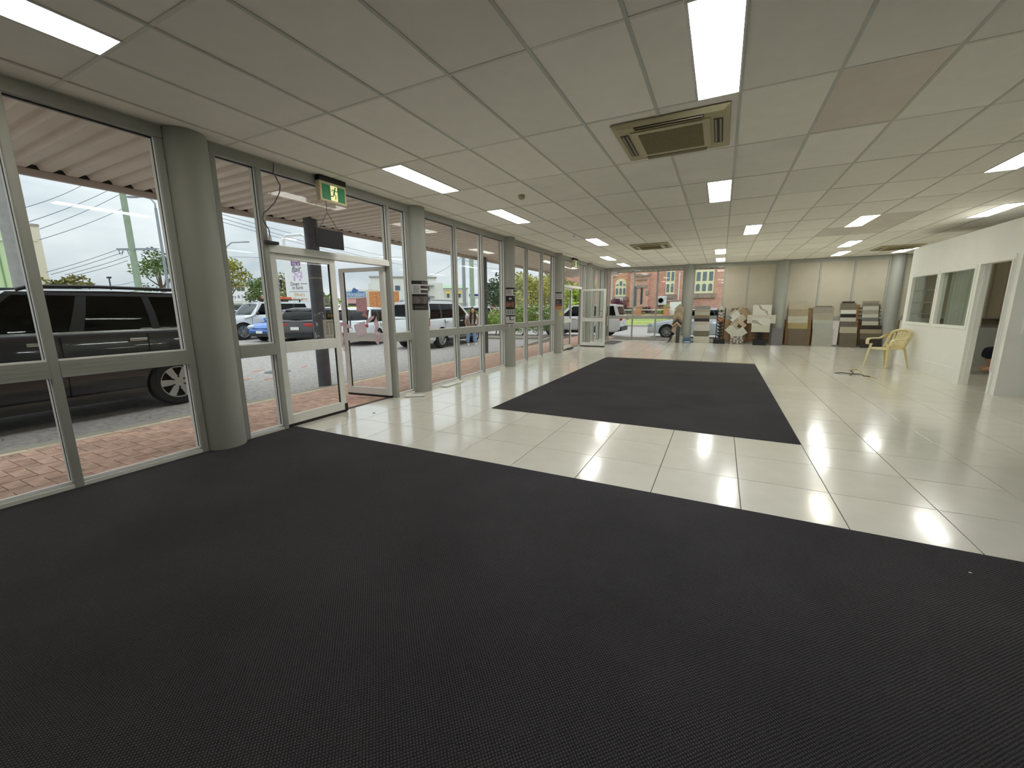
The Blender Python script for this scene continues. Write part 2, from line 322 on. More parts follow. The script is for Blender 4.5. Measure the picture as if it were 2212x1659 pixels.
# small ceiling fittings
sm = MB().lathe([(.001, -.045), (.03, -.045), (.045, -.03), (.05, 0)]).build('smoke_detector', BEI, smooth=40, loc=(CX0+CW*3.54, CY0+CL*3.53, ZC), label='small brown smoke detector on the ceiling panels between glass wall lights', cat='detector')
for gx, gy, wd_ in ((2.93, 6.45, 'nearest the glass wall'), (5.08, 5.96, 'between the wall lights and the far cassette'), (6.02, 6.41, 'nearest the middle light row')):
    MB().lathe([(.001, -.05), (.012, -.05), (.02, -.02), (.03, 0)]).build('sprinkler_head', WHT, smooth=40, loc=(CX0+CW*gx, CY0+CL*gy, ZC), label='tiny white ceiling sprinkler, '+wd_, cat='sprinkler', group='white ceiling sprinklers')
# ------------------------------------------------------------------ glass wall (left)
ZM0, ZM1, ZH, ZS = .885, 1.012, 2.85, .05
def vbar(y0, y1, z0=0, z1=ZH, parent=None, name='mullion', m=FRAME, d=.055):
    return MB().box(XW-d, XW+d, y0, y1, z0, z1).build(name, m, parent, bevel=.003)
def pane_x(y0, y1, z0, z1, parent, x=XW):
    MB().box(x-.003, x+.003, y0, y1, z0, z1).build('pane', GL, parent)
    g = MB()
    for a, b in ((y0, y0+.006), (y1-.006, y1)): g.box(x-.007, x+.007, a, b, z0, z1)
    g.box(x-.009, x+.009, y0, y1, z0, z0+.006); g.box(x-.009, x+.009, y0, y1, z1-.008, z1)
    g.build('gasket', GASK, parent)
    g = MB()
    for a, b in ((y0, y0+.004), (y1-.004, y1)): g.box(x-.054, x-.008, a, b, z0, z1); g.box(x+.008, x+.03, a, b, z0, z1)
    g.box(x+.006, x+.03, y0+.004, y1-.004, z0, z0+.012)
    g.build('daylit_reveal', DAYLIT, parent)  # white strips paint the daylight that falls on the frame reveals
def bay(n, y0, y1, mull, skip=None):
    t = thing('window_%d' % n, kind='structure')
    MB().box(XW-.06, XW+.06, y0, y1, ZH, ZC).build('head_rail', FRAME, t, bevel=.003)
    for q0, q1 in (((y0, skip[0]+.03), (skip[1]-.01, y1)) if skip else ((y0, y1),)): MB().box(XW-.05, XW+.05, q0, q1, -.02, ZS-.012).build('sill_rail', FRAMEW, t, bevel=.003)
    vbar(y0, y0+.05, parent=t, name='jamb'); vbar(y1-.055, y1, parent=t, name='jamb')
    ys = [(y0, y0+.05)]+[(m-.027, m+.027) for m in mull]+[(y1-.055, y1)]
    for a, b in ys[1:-1]: vbar(a, b, parent=t)
    for (a, b), (c, d) in zip(ys, ys[1:]):
        if skip and skip[0] <= b <= skip[1]-.1: continue
        r = MB().box(XW-.058, XW+.058, b, c, ZM0, ZM1)
        for zz in (ZM0+.03, ZM0+.062, ZM0+.095): r.box(XW+.0575, XW+.0595, b, c, zz, zz+.004)
        r.build('mid_rail', FRAME, t)
        pane_x(b, c, ZS, ZM0, t); pane_x(b, c, ZM1, ZH, t)
    return t
bay(1, -1.9, 2.085, [-.85, .16, 1.155])
b2 = bay(2, 2.45, 5.245, [2.915, 4.80], skip=(2.9, 4.8))
MB().box(XW-.055, XW+.055, 2.942, 4.773, 2.003, 2.078).build('transom', FRAMEW, b2, bevel=.003)
pane_x(2.942, 4.773, 2.078, ZH, b2)
bay(3, 5.60, 8.49, [6.53, 7.48])
bay(4, 8.83, 11.69, [9.69, 10.69])
b5 = bay(5, 12.04, 14.86, [12.43, 14.33], skip=(12.4, 14.3))
MB().box(XW-.055, XW+.055, 12.457, 14.303, 2.003, 2.078).build('transom', FRAMEW, b5, bevel=.003)
pane_x(12.457, 14.303, 2.078, ZH, b5)
bay(6, 15.2, 17.33, [15.95, 16.65])
for n, yc in enumerate((-2.1, 2.268, 5.42, 8.66, 11.865, 15.03)):
    o = MB().lathe([(.186, -.004), (.186, ZC)], 40, c=(XW, yc, 0)).build('column_%d' % (n+1), COLM, smooth=40, kind='structure')
MB().box(XW-.2, XW+.02, YF, -2.2, 0, ZC).build('wall_left', WALLW, kind='structure')
# hinged doors
def leaf(name, hinge, ang, wid, label, m=FRAMEW, hh=2.0, z0=.035):
    t = thing(name, kind='structure', loc=(hinge[0], hinge[1], 0), rz=ang); tag(t, label=label)
    for a, b in ((0, .085), (wid-.085, wid)): MB().box(a, b, -.022, .022, z0, hh).build('stile', m, t, bevel=.003)
    MB().box(.085, wid-.085, -.022, .022, hh-.058, hh).build('top_rail', m, t, bevel=.003)
    MB().box(.085, wid-.085, -.022, .022, z0, z0+.11).build('bottom_rail', m, t, bevel=.003)
    MB().box(.085, wid-.085, -.024, .024, ZM0, ZM1).build('mid_rail', m, t, bevel=.003)
    for a, b in ((z0+.11, ZM0), (ZM1, hh-.058)):
        MB().box(.085, wid-.085, -.003, .003, a, b).build('pane', GL, t)
        g = MB().box(.085, .092, -.009, .009, a, b); g.box(wid-.092, wid-.085, -.009, .009, a, b); g.build('gasket', GASK, t)
    MB().box(0, wid, -.02, .02, z0-.034, z0).build('floor_seal', BLK, t)
    return t
d1 = leaf('door_1', (XW, 2.945), R(90), .875, 'closed left leaf of the front double glass door')
MB().box(.845, .89, -.03, .03, .01, .12).build('bottom_bolt', BLK, d1, bevel=.006)
MB().cyl((.83, .06, 1.12), (.83, .06, 1.42), .012).build('pull_handle', STEEL, d1, smooth=40)
d2 = leaf('door_2', (XW-.03, 4.745), R(185.5), .86, 'right leaf of the front double door, swung open outward')
p = MB().tube([(.80, -.03, 1.10), (.80, -.085, 1.12), (.80, -.085, 1.36), (.80, -.03, 1.38)], .011).build('pull_handle', STEEL, d2, smooth=40)
d3 = leaf('door_3', (XW, 12.46), R(91.5), .9, 'ajar left leaf of the far double glass door')
MB().box(.45, .95, -.09, .04, 0, .035).build('draught_seal', BLK, d3, bevel=.008)
d4 = leaf('door_4', (XW+.03, 14.28), R(-2), .9, 'right leaf of the far double door, swung open into the room', FRAMEW)
MB().tube([(.80, -.03, 1.22), (.80, -.09, 1.24), (.72, -.09, 1.25), (.66, -.08, 1.24)], .012).build('lever_handle', mat('brass', (170, 140, 70), .3, .9), d4, smooth=40)
# ------------------------------------------------------------------ far wall
wb = thing('window_7', kind='structure')
def bbar(x0, x1, z0, z1, name='mullion', d=.045, m=FRAME): return MB().box(x0, x1, YB-d, YB+d, z0, z1).build(name, m, wb, bevel=.003)
bbar(-4.28, XR, 2.83, ZC, 'head_rail'); bbar(-4.28, XR, -.02, .05, 'sill_rail')
bx = [-4.25, -3.26, -2.345, -1.38]; bx2 = [-.99, .03]; 
xs_all = [(-4.25, -3.26), (-3.26, -2.345), (-2.345, -1.38), (-1.02, .02), (.02, .80), (.80, 1.66), (2.02, 2.92), (2.92, 3.84), (3.84, 4.7), (5.1, 6.0), (6.0, 7.0), (7.0, 8.0), (8.0, 9.0)]
edges = sorted(set([x for q in xs_all for x in q]))
for x in edges: bbar(x-.025, x+.025, .05, 2.83)
BLIND = mat('beige_roller_blind', (180, 172, 154), .8, var=.04, vscale=3, bump=.08, bscale=220); CARD = mat('brown_cardboard', (128, 98, 70), .85, var=.12, vscale=4); CARD2 = mat('dark_cardboard', (78, 62, 48), .85, var=.1, vscale=4)
FROST = mat('white_window_film', (238, 234, 224), .7); 
FROSTT = FROST.node_tree; bs = FROSTT.nodes['Principled BSDF']; tl = N(FROSTT, 'ShaderNodeBsdfTranslucent'); tl.inputs[0].default_value = (.93, .9, .85, 1); mx = N(FROSTT, 'ShaderNodeMixShader'); mx.inputs[0].default_value = .75
FROSTT.links.new(bs.outputs[0], mx.inputs[1]); FROSTT.links.new(tl.outputs[0], mx.inputs[2]); FROSTT.links.new(mx.outputs[0], [n for n in FROSTT.nodes if n.type == 'OUTPUT_MATERIAL'][0].inputs[0])
for k, (a, b) in enumerate(xs_all):
    a += .025; b -= .025
    if k < 9 or k == 9: MB().box(a, b, YB-.046, YB+.046, .90, 1.03).build('mid_rail', FRAME, wb)
    if k < 4:
        MB().box(a, b, YB-.003, YB+.003, .05, .90).build('pane', GL, wb); MB().box(a, b, YB-.003, YB+.003, 1.03, 2.83).build('pane', GL, wb)
    else:
        MB().box(a, b, YB-.003, YB+.003, .05, .90).build('pane', FROST if k in (7, 9) else GL, wb); MB().box(a, b, YB-.003, YB+.003, 1.03, 2.83).build('pane', GL, wb)
        zb = 1.06
        MB().box(a+.005, b-.005, YB-.03, YB-.024, zb, 2.83).build('blind', BLIND, wb)
        MB().box(a+.004, b-.004, YB-.04, YB-.018, zb-.025, zb).build('blind_rail', BLIND, wb)
        if k not in (7, 9): MB().box(a, b, YB-.035, YB-.028, .05, .92).build('cardboard_sheet', CARD if k != 4 else mat('tan_cardboard', (172, 140, 104), .85, var=.06), wb)
        else: MB().box(a, 3.44 if k == 7 else a+.05, YB-.035, YB-.028, .05, .92).build('cardboard_sheet', CARD, wb); MB().box(3.62 if k == 7 else b-.3, b, YB-.035, YB-.028, .05, .92).build('cardboard_sheet', CARD2, wb)
for n, xc in enumerate((-1.2, 1.83, 4.9)):
    MB().lathe([(.186, -.004), (.186, ZC)], 36, c=(xc, YB-.02, 0)).build('column_%d' % (n+7), COLM, smooth=40, kind='structure')
cp = MB().box(XW-.12, XW+.16, 17.33, YB+.15, 0, ZC).build('column_10', COLM, kind='structure', bevel=.01)
MB().box(XW+.06, XW+.175, 17.315, 17.33, .62, 1.12).build('cover_board', CARD, cp); MB().box(XW+.161, XW+.172, 17.33, 17.48, .62, 1.12).build('cover_board', CARD, cp)
# white plastic strip left along the far sill, one end curled up
fs = MB(); ring = []
pts = [(-4.15, 17.38, .03), (-3.3, 17.36, .028), (-2.4, 17.33, .03), (-1.95, 17.3, .03), (-1.75, 17.26, .06), (-1.68, 17.25, .12), (-1.72, 17.25, .17)]
fs.loft([[(x, y-.06, z), (x, y+.05, z+.004), (x, y+.05, z+.010), (x, y-.06, z+.006)] for x, y, z in [(p0[0], p0[1], p0[2]-.026) for p0 in pts]]).build('plastic_strip', WHT, smooth=30, label='long white plastic strip along the far sill with a curled end', cat='strip')
# ------------------------------------------------------------------ office partition
OX, OY0, OY1, OZ = 3.85, 8.92, 12.78, 2.64
wr = thing('wall_right', kind='structure')
def wbox(x0, x1, y0, y1, z0, z1, name='panel', m=WALLW, parent=wr, **k): return MB().box(x0, x1, y0, y1, z0, z1).build(name, m, parent, **k)
DY0, DY1, DZ = 8.995, 9.87, 2.05
ow = [(11.42, 12.64), (10.04, 11.27)]
wbox(OX, OX+.09, DY1, OY1, 0, 1.0); wbox(OX, OX+.09, DY1, OY1, 2.0, OZ); wbox(OX, OX+.09, OY0, DY1, DZ, OZ); wbox(OX, OX+.09, OY0+.0, DY0, 0, DZ)
for a, b in ((DY1, 10.04), (11.27, 11.42), (12.64, OY1)): wbox(OX, OX+.09, a, b, 1.0, 2.0)
wbox(OX-.006, OX, DY1+.05, OY1, .0, .25, 'skirting_board')
for a, b in ow:
    wn = MB()
    for q in ((OX-.012, OX+.095, a-.05, a+.005, .95, 2.05), (OX-.012, OX+.095, b-.005, b+.05, .95, 2.05), (OX-.012, OX+.095, a+.005, b-.005, .95, 1.005), (OX-.012, OX+.095, a+.005, b-.005, 1.995, 2.05)): wn.box(*q)
    fr = wn.build('window_frame', WALLW, wr, bevel=.003)
    MB().box(OX+.04, OX+.046, a, b, 1.0, 2.0).build('pane', glass('office_glass', (.86, .89, .87)), wr)
for zz in (1.18, 1.42, 1.68): wbox(OX+.055, OX+.09, 11.43, 12.63, zz, zz+.015, 'shelf', mat('grey_shelf', (150, 152, 146), .5))
# front face of the office, with its window
wbox(OX, XR, OY0-.09, OY0, 0, 1.0); wbox(OX, XR, OY0-.09, OY0, 2.05, OZ); wbox(OX, 4.06, OY0-.09, OY0, 1.0, 2.05); wbox(5.6, XR, OY0-.09, OY0, 1.0, 2.05)
fr = MB()
for q in ((4.0, 4.06, OY0-.11, OY0-.06, .95, 2.1), (5.6, 5.66, OY0-.11, OY0-.06, .95, 2.1), (4.06, 5.6, OY0-.11, OY0-.06, .95, 1.0), (4.06, 5.6, OY0-.11, OY0-.06, 2.05, 2.1)): fr.box(*q)
fr.build('window_frame', WALLW, wr, bevel=.003); MB().box(4.06, 5.6, OY0-.05, OY0-.044, 1.0, 2.05).build('pane', glass('office_glass'), wr)
# office rear wall, ledge and hanging curtains
wbox(OX, XR, OY1, OY1+.09, 0, OZ); wbox(OX+.09, 6.6, OY1-.02, OY1, 0, .95, 'dado_board', mat('grey_dado', (176, 176, 166), .6)); wbox(OX+.5, 6.6, OY1-.1, OY1, .95, 1.05, 'ledge', mat('brown_ledge', (96, 84, 58), .6))
# door architrave
fr = MB()
for q in ((OX-.02, OX+.11, DY1-.006, DY1+.07, 0, DZ+.07), (OX-.02, OX+.11, DY0-.05, DY0+.006, 0, DZ+.07), (OX-.02, OX+.11, DY0+.006, DY1-.006, DZ-.006, DZ+.07), (OX+.03, OX+.06, DY1-.02, DY1-.006, 0, DZ-.006), (OX+.03, OX+.06, DY0+.006, DY0+.02, 0, DZ-.006)): fr.box(*q)
fr.build('door_frame', WALLW, wr)
MB().box(OX-.04, OX-.02, DY0-.05, DY0-.02, .35, DZ).build('edge_seal', WHT, wr)
def drape(x0, x1, y, z0, z1, m, nm, **k):
    b = MB(); n = 90; f = []
    for i in range(n+1):
        x = x0+(x1-x0)*i/n; a = .035*math.sin(i*.62)+.012*math.sin(i*1.7); f.append([(x, y+a, z0), (x, y+a*.8, z1)])
    vs = [q for r in f for q in r]; b.add(vs, [(2*i, 2*i+1, 2*i+3, 2*i+2) for i in range(n)]); return b.build(nm, m, None, smooth=60, **k)
drape(4.1, 6.4, OY1-.16, 1.08, 2.35, mat('taupe_curtain', (150, 138, 116), .9), 'curtain', label='taupe curtain hanging above the ledge inside the office, seen through its doorway', cat='curtain')
c2 = drape(9.95, 11.3, 0, 1.0, 2.2, mat('pale_curtain', (184, 186, 176), .9), 'curtain', label='pale curtain behind the larger office window beside the doorway', cat='curtain'); c2.rotation_euler = (0, 0, R(90)); c2.location = (OX+.16, 0, 0)
# doors' outer walls of the room out of sight
MB().box(XR, XR+.15, YF, YB+.1, 0, ZC).build('wall_side', WALLW, kind='structure'); MB().box(XW-.15, XR, YF-.15, YF, 0, ZC).build('wall_front', WALLW, kind='structure')
# ================================================================== THINGS IN THE ROOM
GREEN = mat('exit_green', (12, 112, 62), .5, emit=.12); YEL = mat('pictogram_yellow', (246, 236, 170), .5, emit=.35); CREAM = mat('aged_cream_plastic', (214, 202, 164), .5)
def exit_sign(y0, y1, z0, z1, x, label, yaw=0, tilt=0):
    yc = (y0+y1)/2; W_ = y1-y0; t = thing('exit_sign', label, 'exit sign', (x, yc, z1), yaw, 'green running man exit signs'); h = z1-z0
    MB().loft([[(-.035, a, -h), (.03, a, -h), (.03, a, 0), (-.05, a, 0)] for a in (-W_/2-.03, W_/2+.02)]).build('housing', CREAM, t, bevel=.012)
    MB().box(-.06, .035, -W_/2-.03, W_/2+.02, -.003, ZC-z1+.0).build('mounting_plate', BLK, t)
    MB().box(.03, .034, -W_/2+.005, W_/2-.005, -h+.025, -.035).build('green_panel', GREEN, t)
    MB().box(.034, .0355, -.05, .05, -h+.025, -.035).build('doorway_symbol', YEL, t)
    s = (h-.06)/.2; m = MB()
    P = lambda y, z: Vector((.0365, y*s, -h/2-.005+z*s))
    m.cyl(P(.022, .073), P(.022, .073)+Vector((.001, 0, 0)), .013*s, n=12)
    for a, b, w_ in (((.012, .05), (-.004, -.005), .024), ((.01, .05), (.04, .03), .011), ((.04, .03), (.055, .045), .010), ((.008, .05), (-.028, .045), .011), ((-.028, .045), (-.04, .02), .010), ((-.002, -.005), (.024, -.03), .014), ((.024, -.03), (.018, -.075), .013), ((-.006, -.004), (-.022, -.042), .014), ((-.022, -.042), (-.06, -.044), .013)):
        A, B = P(*a), P(*b); d = (B-A).normalized(); nrm = Vector((0, -d.z, d.y))*w_*s/2; e_ = d*w_*s*.3
        m.ext([A-e_+nrm, B+e_+nrm, B+e_-nrm, A-e_-nrm], (.001, 0, 0))
    m.build('running_man', GREEN, t)
    return t
exit_sign(3.63, 3.97, 2.67, 2.90, -4.40, 'green running man exit sign under the ceiling above the front double door')
exit_sign(13.15, 13.5, 2.67, 2.90, -4.40, 'small green and cream exit sign above the far double door')
hs = thing('hanging_sign', 'blank black sign hung on two wires below the near exit sign', 'sign', (-4.33, 3.65, 2.33))
MB().box(-.006, .006, -.2, .2, -.215, 0).build('board', mat('matt_black_board', (14, 13, 15), .7), hs)
wm = MB().tube([(0, -.01, .33), (0, -.01, .2), (0, -.13, 0)], .0035, 6); wm.tube([(0, -.01, .2), (0, .15, 0)], .0035, 6); wm.build('wire', mat('grey_wire', (90, 88, 84), .5), hs)
# loose power lead with a socket
xc = -4.42; L_ = [(591, 352), (590, 372), (597, 385), (605, 400), (604, 415), (594, 437), (580, 452), (570, 460)]
pts = [wx(u, v, xc) for u, v in L_]; pts2 = [wx(u, v, xc) for u, v in [(570, 460), (567, 472), (573, 484), (581, 496), (583, 512)]]
t = thing('power_lead', 'grey power lead dangling from the ceiling to a socket on the transom', 'cable', pts2[-1])
o = MB().tube([p-pts2[-1] for p in pts+pts2[1:]], .006, 7).build('cord', mat('grey_cord', (104, 96, 88), .6), t, smooth=60)
MB().cyl((0, 0, .02), (0, 0, -.045), .012, .022, 12).build('plug', WHT, t, smooth=40); MB().box(-.03, .03, -.06, .08, -.075, -.042).build('socket', BLK, t, bevel=.006)
# posters wrapped on the columns
def curve_patch(cy, a0, a1, z0, z1, r, m, name, parent, off=(0, 0, 0)):
    b = MB(); n = 10; vs = []
    for i in range(n+1):
        a = R(a0+(a1-a0)*i/n); vs += [(XW+r*math.cos(a)-off[0], cy+r*math.sin(a)-off[1], z0-off[2]), (XW+r*math.cos(a)-off[0], cy+r*math.sin(a)-off[1], z1-off[2])]
    b.add(vs, [(2*i, 2*i+2, 2*i+3, 2*i+1) for i in range(n)]); return b.build(name, m, parent, smooth=60)
def curve_text(s, cy, ac, z, wid, hgt, r, m, parent, off):
    o = text(s, m, parent, wid, hgt, Matrix.Identity(4))
    for v in o.data.vertices:
        a = R(ac)+v.co.x/r; v.co = (XW+r*math.cos(a)-off[0], cy+r*math.sin(a)-off[1], z+v.co.y-off[2])
    return o
PBLK = mat('poster_black', (12, 12, 13), .4); PW = mat('poster_pale', (190, 188, 184), .6); PG = mat('poster_grey_photo', (98, 90, 90), .6, var=.5, vscale=22); PB = mat('poster_brown_photo', (120, 84, 62), .6, var=.5, vscale=18); PT = mat('poster_text_grey', (120, 118, 120), .6); PO = mat('poster_orange_photo', (176, 120, 66), .6, var=.4, vscale=20); PD = mat('poster_dark_photo', (52, 42, 36), .6, var=.6, vscale=24)
def poster(cy, label, bands, lines, head=None):
    off = (XW+.186, cy, bands[0][3]); t = thing('poster', label, 'poster', off, group='posters wrapped on round columns')
    for a0, a1, z0, z1, m, nm in bands: curve_patch(cy, a0, a1, z0, z1, .1885, m, nm, t, off)
    for a0, a1, z0, z1, m in lines: curve_patch(cy, a0, a1, z0, z1, .1895, m, 'print', t, off)
    if head: curve_text(head[0], cy, head[1], head[2], head[3], .018, .1898, PAPER, t, off)
    return t
def txtblock(a0, a1, z0, z1, n, m=PT): return [(a0, a1, z0+(z1-z0)*i/n, z0+(z1-z0)*(i+.55)/n, m) for i in range(n)]
poster(5.42, 'tall black and white poster on the column beside the front double door', [(-78, 32, 1.765, 1.82, PBLK, 'header'), (-78, 32, 1.615, 1.765, PW, 'sheet'), (-78, 22, 1.36, 1.61, PBLK, 'photo_sheet')],
    txtblock(-66, -36, 1.63, 1.75, 7)+[(-30, 28, 1.70, 1.745, PD), (-30, 28, 1.63, 1.675, PD), (-76, 12, 1.46, 1.575, PG), (-72, 14, 1.375, 1.43, PD), (-60, -5, 1.395, 1.41, PG)], ('M O U L D', 0, 1.79, .14))
poster(8.66, 'longest black and white poster, on the second poster column with a rust photo', [(-85, 25, 1.80, 1.84, PBLK, 'header'), (-85, 25, 1.66, 1.80, PW, 'sheet'), (-85, 25, 1.36, 1.655, PBLK, 'photo_sheet'), (-85, 25, 1.22, 1.35, PW, 'list_sheet'), (-85, 25, .94, 1.215, PW, 'plan_sheet')],
    txtblock(-76, -30, 1.68, 1.79, 6)+[(-15, 20, 1.74, 1.785, PD), (-15, 20, 1.68, 1.72, PD), (-82, -10, 1.40, 1.52, PB), (-50, -32, 1.57, 1.61, PW), (-4, 20, 1.44, 1.6, PD), (-85, 25, 1.345, 1.375, PBLK)]+[(a, a+12, 1.235, 1.335, PT) for a in range(-80, 10, 17)]+[(-85, 25, 1.185, 1.215, PBLK), (-85, -72, 1.02, 1.12, PBLK), (-85, -5, 1.01, 1.03, PBLK), (-48, -40, 1.10, 1.18, PBLK), (-48, -10, 1.10, 1.115, PBLK), (-70, -55, .955, .985, PT), (-40, -20, .955, .985, PT), (-8, 12, .955, .985, PT), (-70, 12, .945, .95, PBLK)])
poster(11.865, 'short narrow poster on the column beside the far double door', [(-95, 10, 1.79, 1.83, PBLK, 'header'), (-95, 10, 1.63, 1.79, PW, 'sheet'), (-95, 10, 1.42, 1.625, PBLK, 'photo_sheet'), (-95, 10, 1.33, 1.42, PO, 'photo_strip')], txtblock(-88, -2, 1.65, 1.78, 5)+[(-85, -35, 1.5, 1.59, PG), (-92, -15, 1.43, 1.49, PB)])
curve_patch(11.865, -38, 5, 1.13, 1.27, .1885, mat('yellow_card', (200, 190, 84), .6), 'notice_card', None)
tag(bpy.data.objects['notice_card'], 'small yellow card below the short poster on the far column', 'notice')
# stickers and papers on the front door glass
def flat_x(u0, v0, u1, v1, x): a, b = wx(u0, v0, x), wx(u1, v1, x); return a.y, b.y, b.z, a.z
xg = XW+.006
nt_ = thing('paper_notice', 'white framed paper notice taped to the closed glass door leaf', 'notice', (xg, 3.6, 1.1))
y0, y1, z0, z1 = 3.575, 3.80, 1.02, 1.25
MB().box(0, .001, y0-3.6, y1-3.6, z0-1.1, z1-1.1).build('sheet', mat('greyed_paper', (176, 172, 160), .8), nt_)
b = MB(); 
for a_ in ((y0+.012, y1-.012, z1-.014, z1-.011), (y0+.012, y1-.012, z0+.011, z0+.014), (y0+.012, y0+.015, z0+.011, z1-.011), (y1-.015, y1-.012, z0+.011, z1-.011)): b.box(.001, .0014, a_[0]-3.6, a_[1]-3.6, a_[2]-1.1, a_[3]-1.1)
b.box(.001, .0014, y0+.04-3.6, y1-.04-3.6, z1-.036-1.1, z1-.024-1.1)
for k in range(10):
    zz = z1-.055-k*.015-1.1; b.box(.001, .0014, y0+.03-3.6, y0+.075-3.6, zz, zz+.007); b.box(.001, .0014, y0+.095-3.6, y0+.13-3.6, zz, zz+.007); b.box(.001, .0014, y1-.07-3.6, y1-.04-3.6, zz, zz+.007)
b.build('print', mat('notice_ink', (96, 94, 88), .8), nt_)
gs = thing('door_sticker', 'square grey sticker with a letter G on the closed glass door', 'sticker', (xg, 3.655, 1.47))
MB().box(0, .001, -.045, .045, -.06, .06).build('sheet', mat('grey_sticker', (150, 150, 140), .7), gs); text('G', mat('sticker_ink', (20, 20, 20), .6), gs, .04, .045, facing((.0015, 0, .018), (0, 1, 0))); MB().box(.001, .0014, -.03, .03, -.045, -.037).build('print', mat('sticker_ink', (20, 20, 20)), gs)
ps = thing('push_sticker', 'small black and gold push sticker on the closed door leaf', 'sticker', (xg, 3.70, 1.302))
MB().box(0, .001, -.055, .055, -.03, .03).build('sheet', mat('sticker_black', (26, 22, 10), .5), ps); text('PUSH', mat('sticker_gold', (196, 166, 50), .4), ps, .09, .034, facing((.0015, 0, 0), (0, 1, 0)))
MB().box(xg, xg+.001, 3.055, 3.075, 1.62, 1.72).build('sticker_strip', mat('teal_strip', (30, 62, 66), .5), label='narrow dark teal strip stuck on the closed door leaf edge', cat='sticker')
# pink rags tied round the open door leaf
def cloth_mat(n, c):
    m = mat(n, c, .9, var=.05, vscale=20); t = m.node_tree; b = t.nodes['Principled BSDF']; q = N(t, 'ShaderNodeBsdfTranslucent'); q.inputs[0].default_value = lin(c); x = N(t, 'ShaderNodeMixShader'); x.inputs[0].default_value = .5
    t.links.new(b.outputs[0], x.inputs[1]); t.links.new(q.outputs[0], x.inputs[2]); t.links.new(x.outputs[0], [k for k in t.nodes if k.type == 'OUTPUT_MATERIAL'][0].inputs[0]); return m
PK = cloth_mat('dusty_pink_cloth', (250, 234, 241)); PK2 = cloth_mat('faded_rose_cloth', (246, 190, 195))
def sheet(cs, nm, m, parent, amp=.012):
    # four corners (s, h, z) clockwise from top left -> softly rippled cloth
    a, b_, c, d = [W2(*q)-parent.location for q in cs]; nn = (W2(0, 1, 0)-W2(0, 0, 0)); g = []; n = 9
    for i in range(n):
        for j in range(n):
            u, v = i/(n-1), j/(n-1); p = a.lerp(b_, u).lerp(d.lerp(c, u), v); g.append(p+nn*amp*(math.sin(u*7+v*2)*.5+math.sin(v*6)*.4))
    o = MB().add(g, [(i*n+j, i*n+j+1, (i+1)*n+j+1, (i+1)*n+j) for i in range(n-1) for j in range(n-1)]).build(nm, m, parent, smooth=70); return o
def W2(s, h, z): a = R(185.5); return Vector((XW-.03+s*math.cos(a)-h*math.sin(a), 4.745+s*math.sin(a)+h*math.cos(a), z))
def cloth(pts, wid, nm, m, parent, thick=.004, wave=.012):
    # pts: (s along leaf, offset from leaf, z) centre line; wid: half width vector per point
    b = MB(); rings = []; off = parent.location; rows = [(*p_, *q_) for p_, q_ in zip(pts, wid)]; fine = []
    for i in range(len(rows)-1):
        r0, r1, r2, r3 = rows[max(i-1, 0)], rows[i], rows[i+1], rows[min(i+2, len(rows)-1)]
        for q in range(4): t_ = q/4; fine.append([.5*(2*b1+(c1-a1)*t_+(2*a1-5*b1+4*c1-d1_)*t_*t_+(3*b1-a1-3*c1+d1_)*t_**3) for a1, b1, c1, d1_ in zip(r0, r1, r2, r3)])
    fine.append(rows[-1]); pts = [f_[:3] for f_ in fine]; wid = [f_[3:] for f_ in fine]
    for k, ((s, h, z), (ws, wz_)) in enumerate(zip(pts, wid)):
        wv = wave*math.sin(k*.8)
        A, B = W2(s-ws, h+wv, z-wz_)-off, W2(s+ws, h-wv, z+wz_)-off; n_ = W2(0, thick, 0)-W2(0, 0, 0); rings.append([A, B, B+n_, A+n_])
    b.loft(rings); o = b.build(nm, m, parent, smooth=50); return o
pr = thing('pink_rag', 'pale pink rag tied around the stile of the open front door leaf', 'cloth', W2(.82, .06, 1.1))
cloth([(.90, .045, 1.13), (.84, .05, 1.15), (.74, .045, 1.12), (.66, .04, 1.09)], [(.0, .03), (.0, .03), (0, .025), (0, .012)], 'knot', PK, pr)
cloth([(.87, .055, 1.13), (.875, .055, 1.0), (.86, .055, .85), (.84, .05, .72)], [(.028, 0), (.03, .01), (.026, 0), (.012, 0)], 'tail', PK, pr)
pr2 = thing('pink_rag', 'square pale pink rag hanging on the mid rail of the open door leaf', 'cloth', W2(.5, .06, 1.1))
sheet([(.62, .035, 1.135), (.40, .035, 1.20), (.36, .04, 1.0), (.565, .045, .955)], 'square', PK, pr2)
cloth([(.37, .035, 1.17), (.3, .04, 1.22), (.22, .03, 1.265)], [(0, .04), (0, .03), (0, .015)], 'tie', PK, pr2)
pr3 = thing('pink_rag', 'thin twisted pink rag strip dangling near the hinge of the open door leaf', 'cloth', W2(.16, .06, 1.2))
cloth([(.17, .035, 1.27), (.18, .04, 1.2), (.165, .045, 1.11), (.19, .045, 1.04), (.15, .045, .97), (.175, .045, .9), (.16, .045, .84)], [(.006, 0), (.03, 0), (.035, .01), (.03, 0), (.04, .01), (.03, 0), (.008, 0)], 'strip', PK, pr3)
pr4 = thing('rose_rag', 'faded rose cloth hung on the outer side of the open door glass', 'cloth', W2(.55, -.05, 1.5))
sheet([(.60, -.035, 1.545), (.40, -.035, 1.56), (.395, -.035, 1.345), (.605, -.035, 1.345)], 'square', PK2, pr4, .008)
cloth([(.43, -.03, 1.37), (.45, -.03, 1.31), (.44, -.03, 1.26), (.36, -.03, 1.24)], [(.03, 0), (.03, 0), (.05, .01), (.03, .005)], 'tail', PK2, pr4)
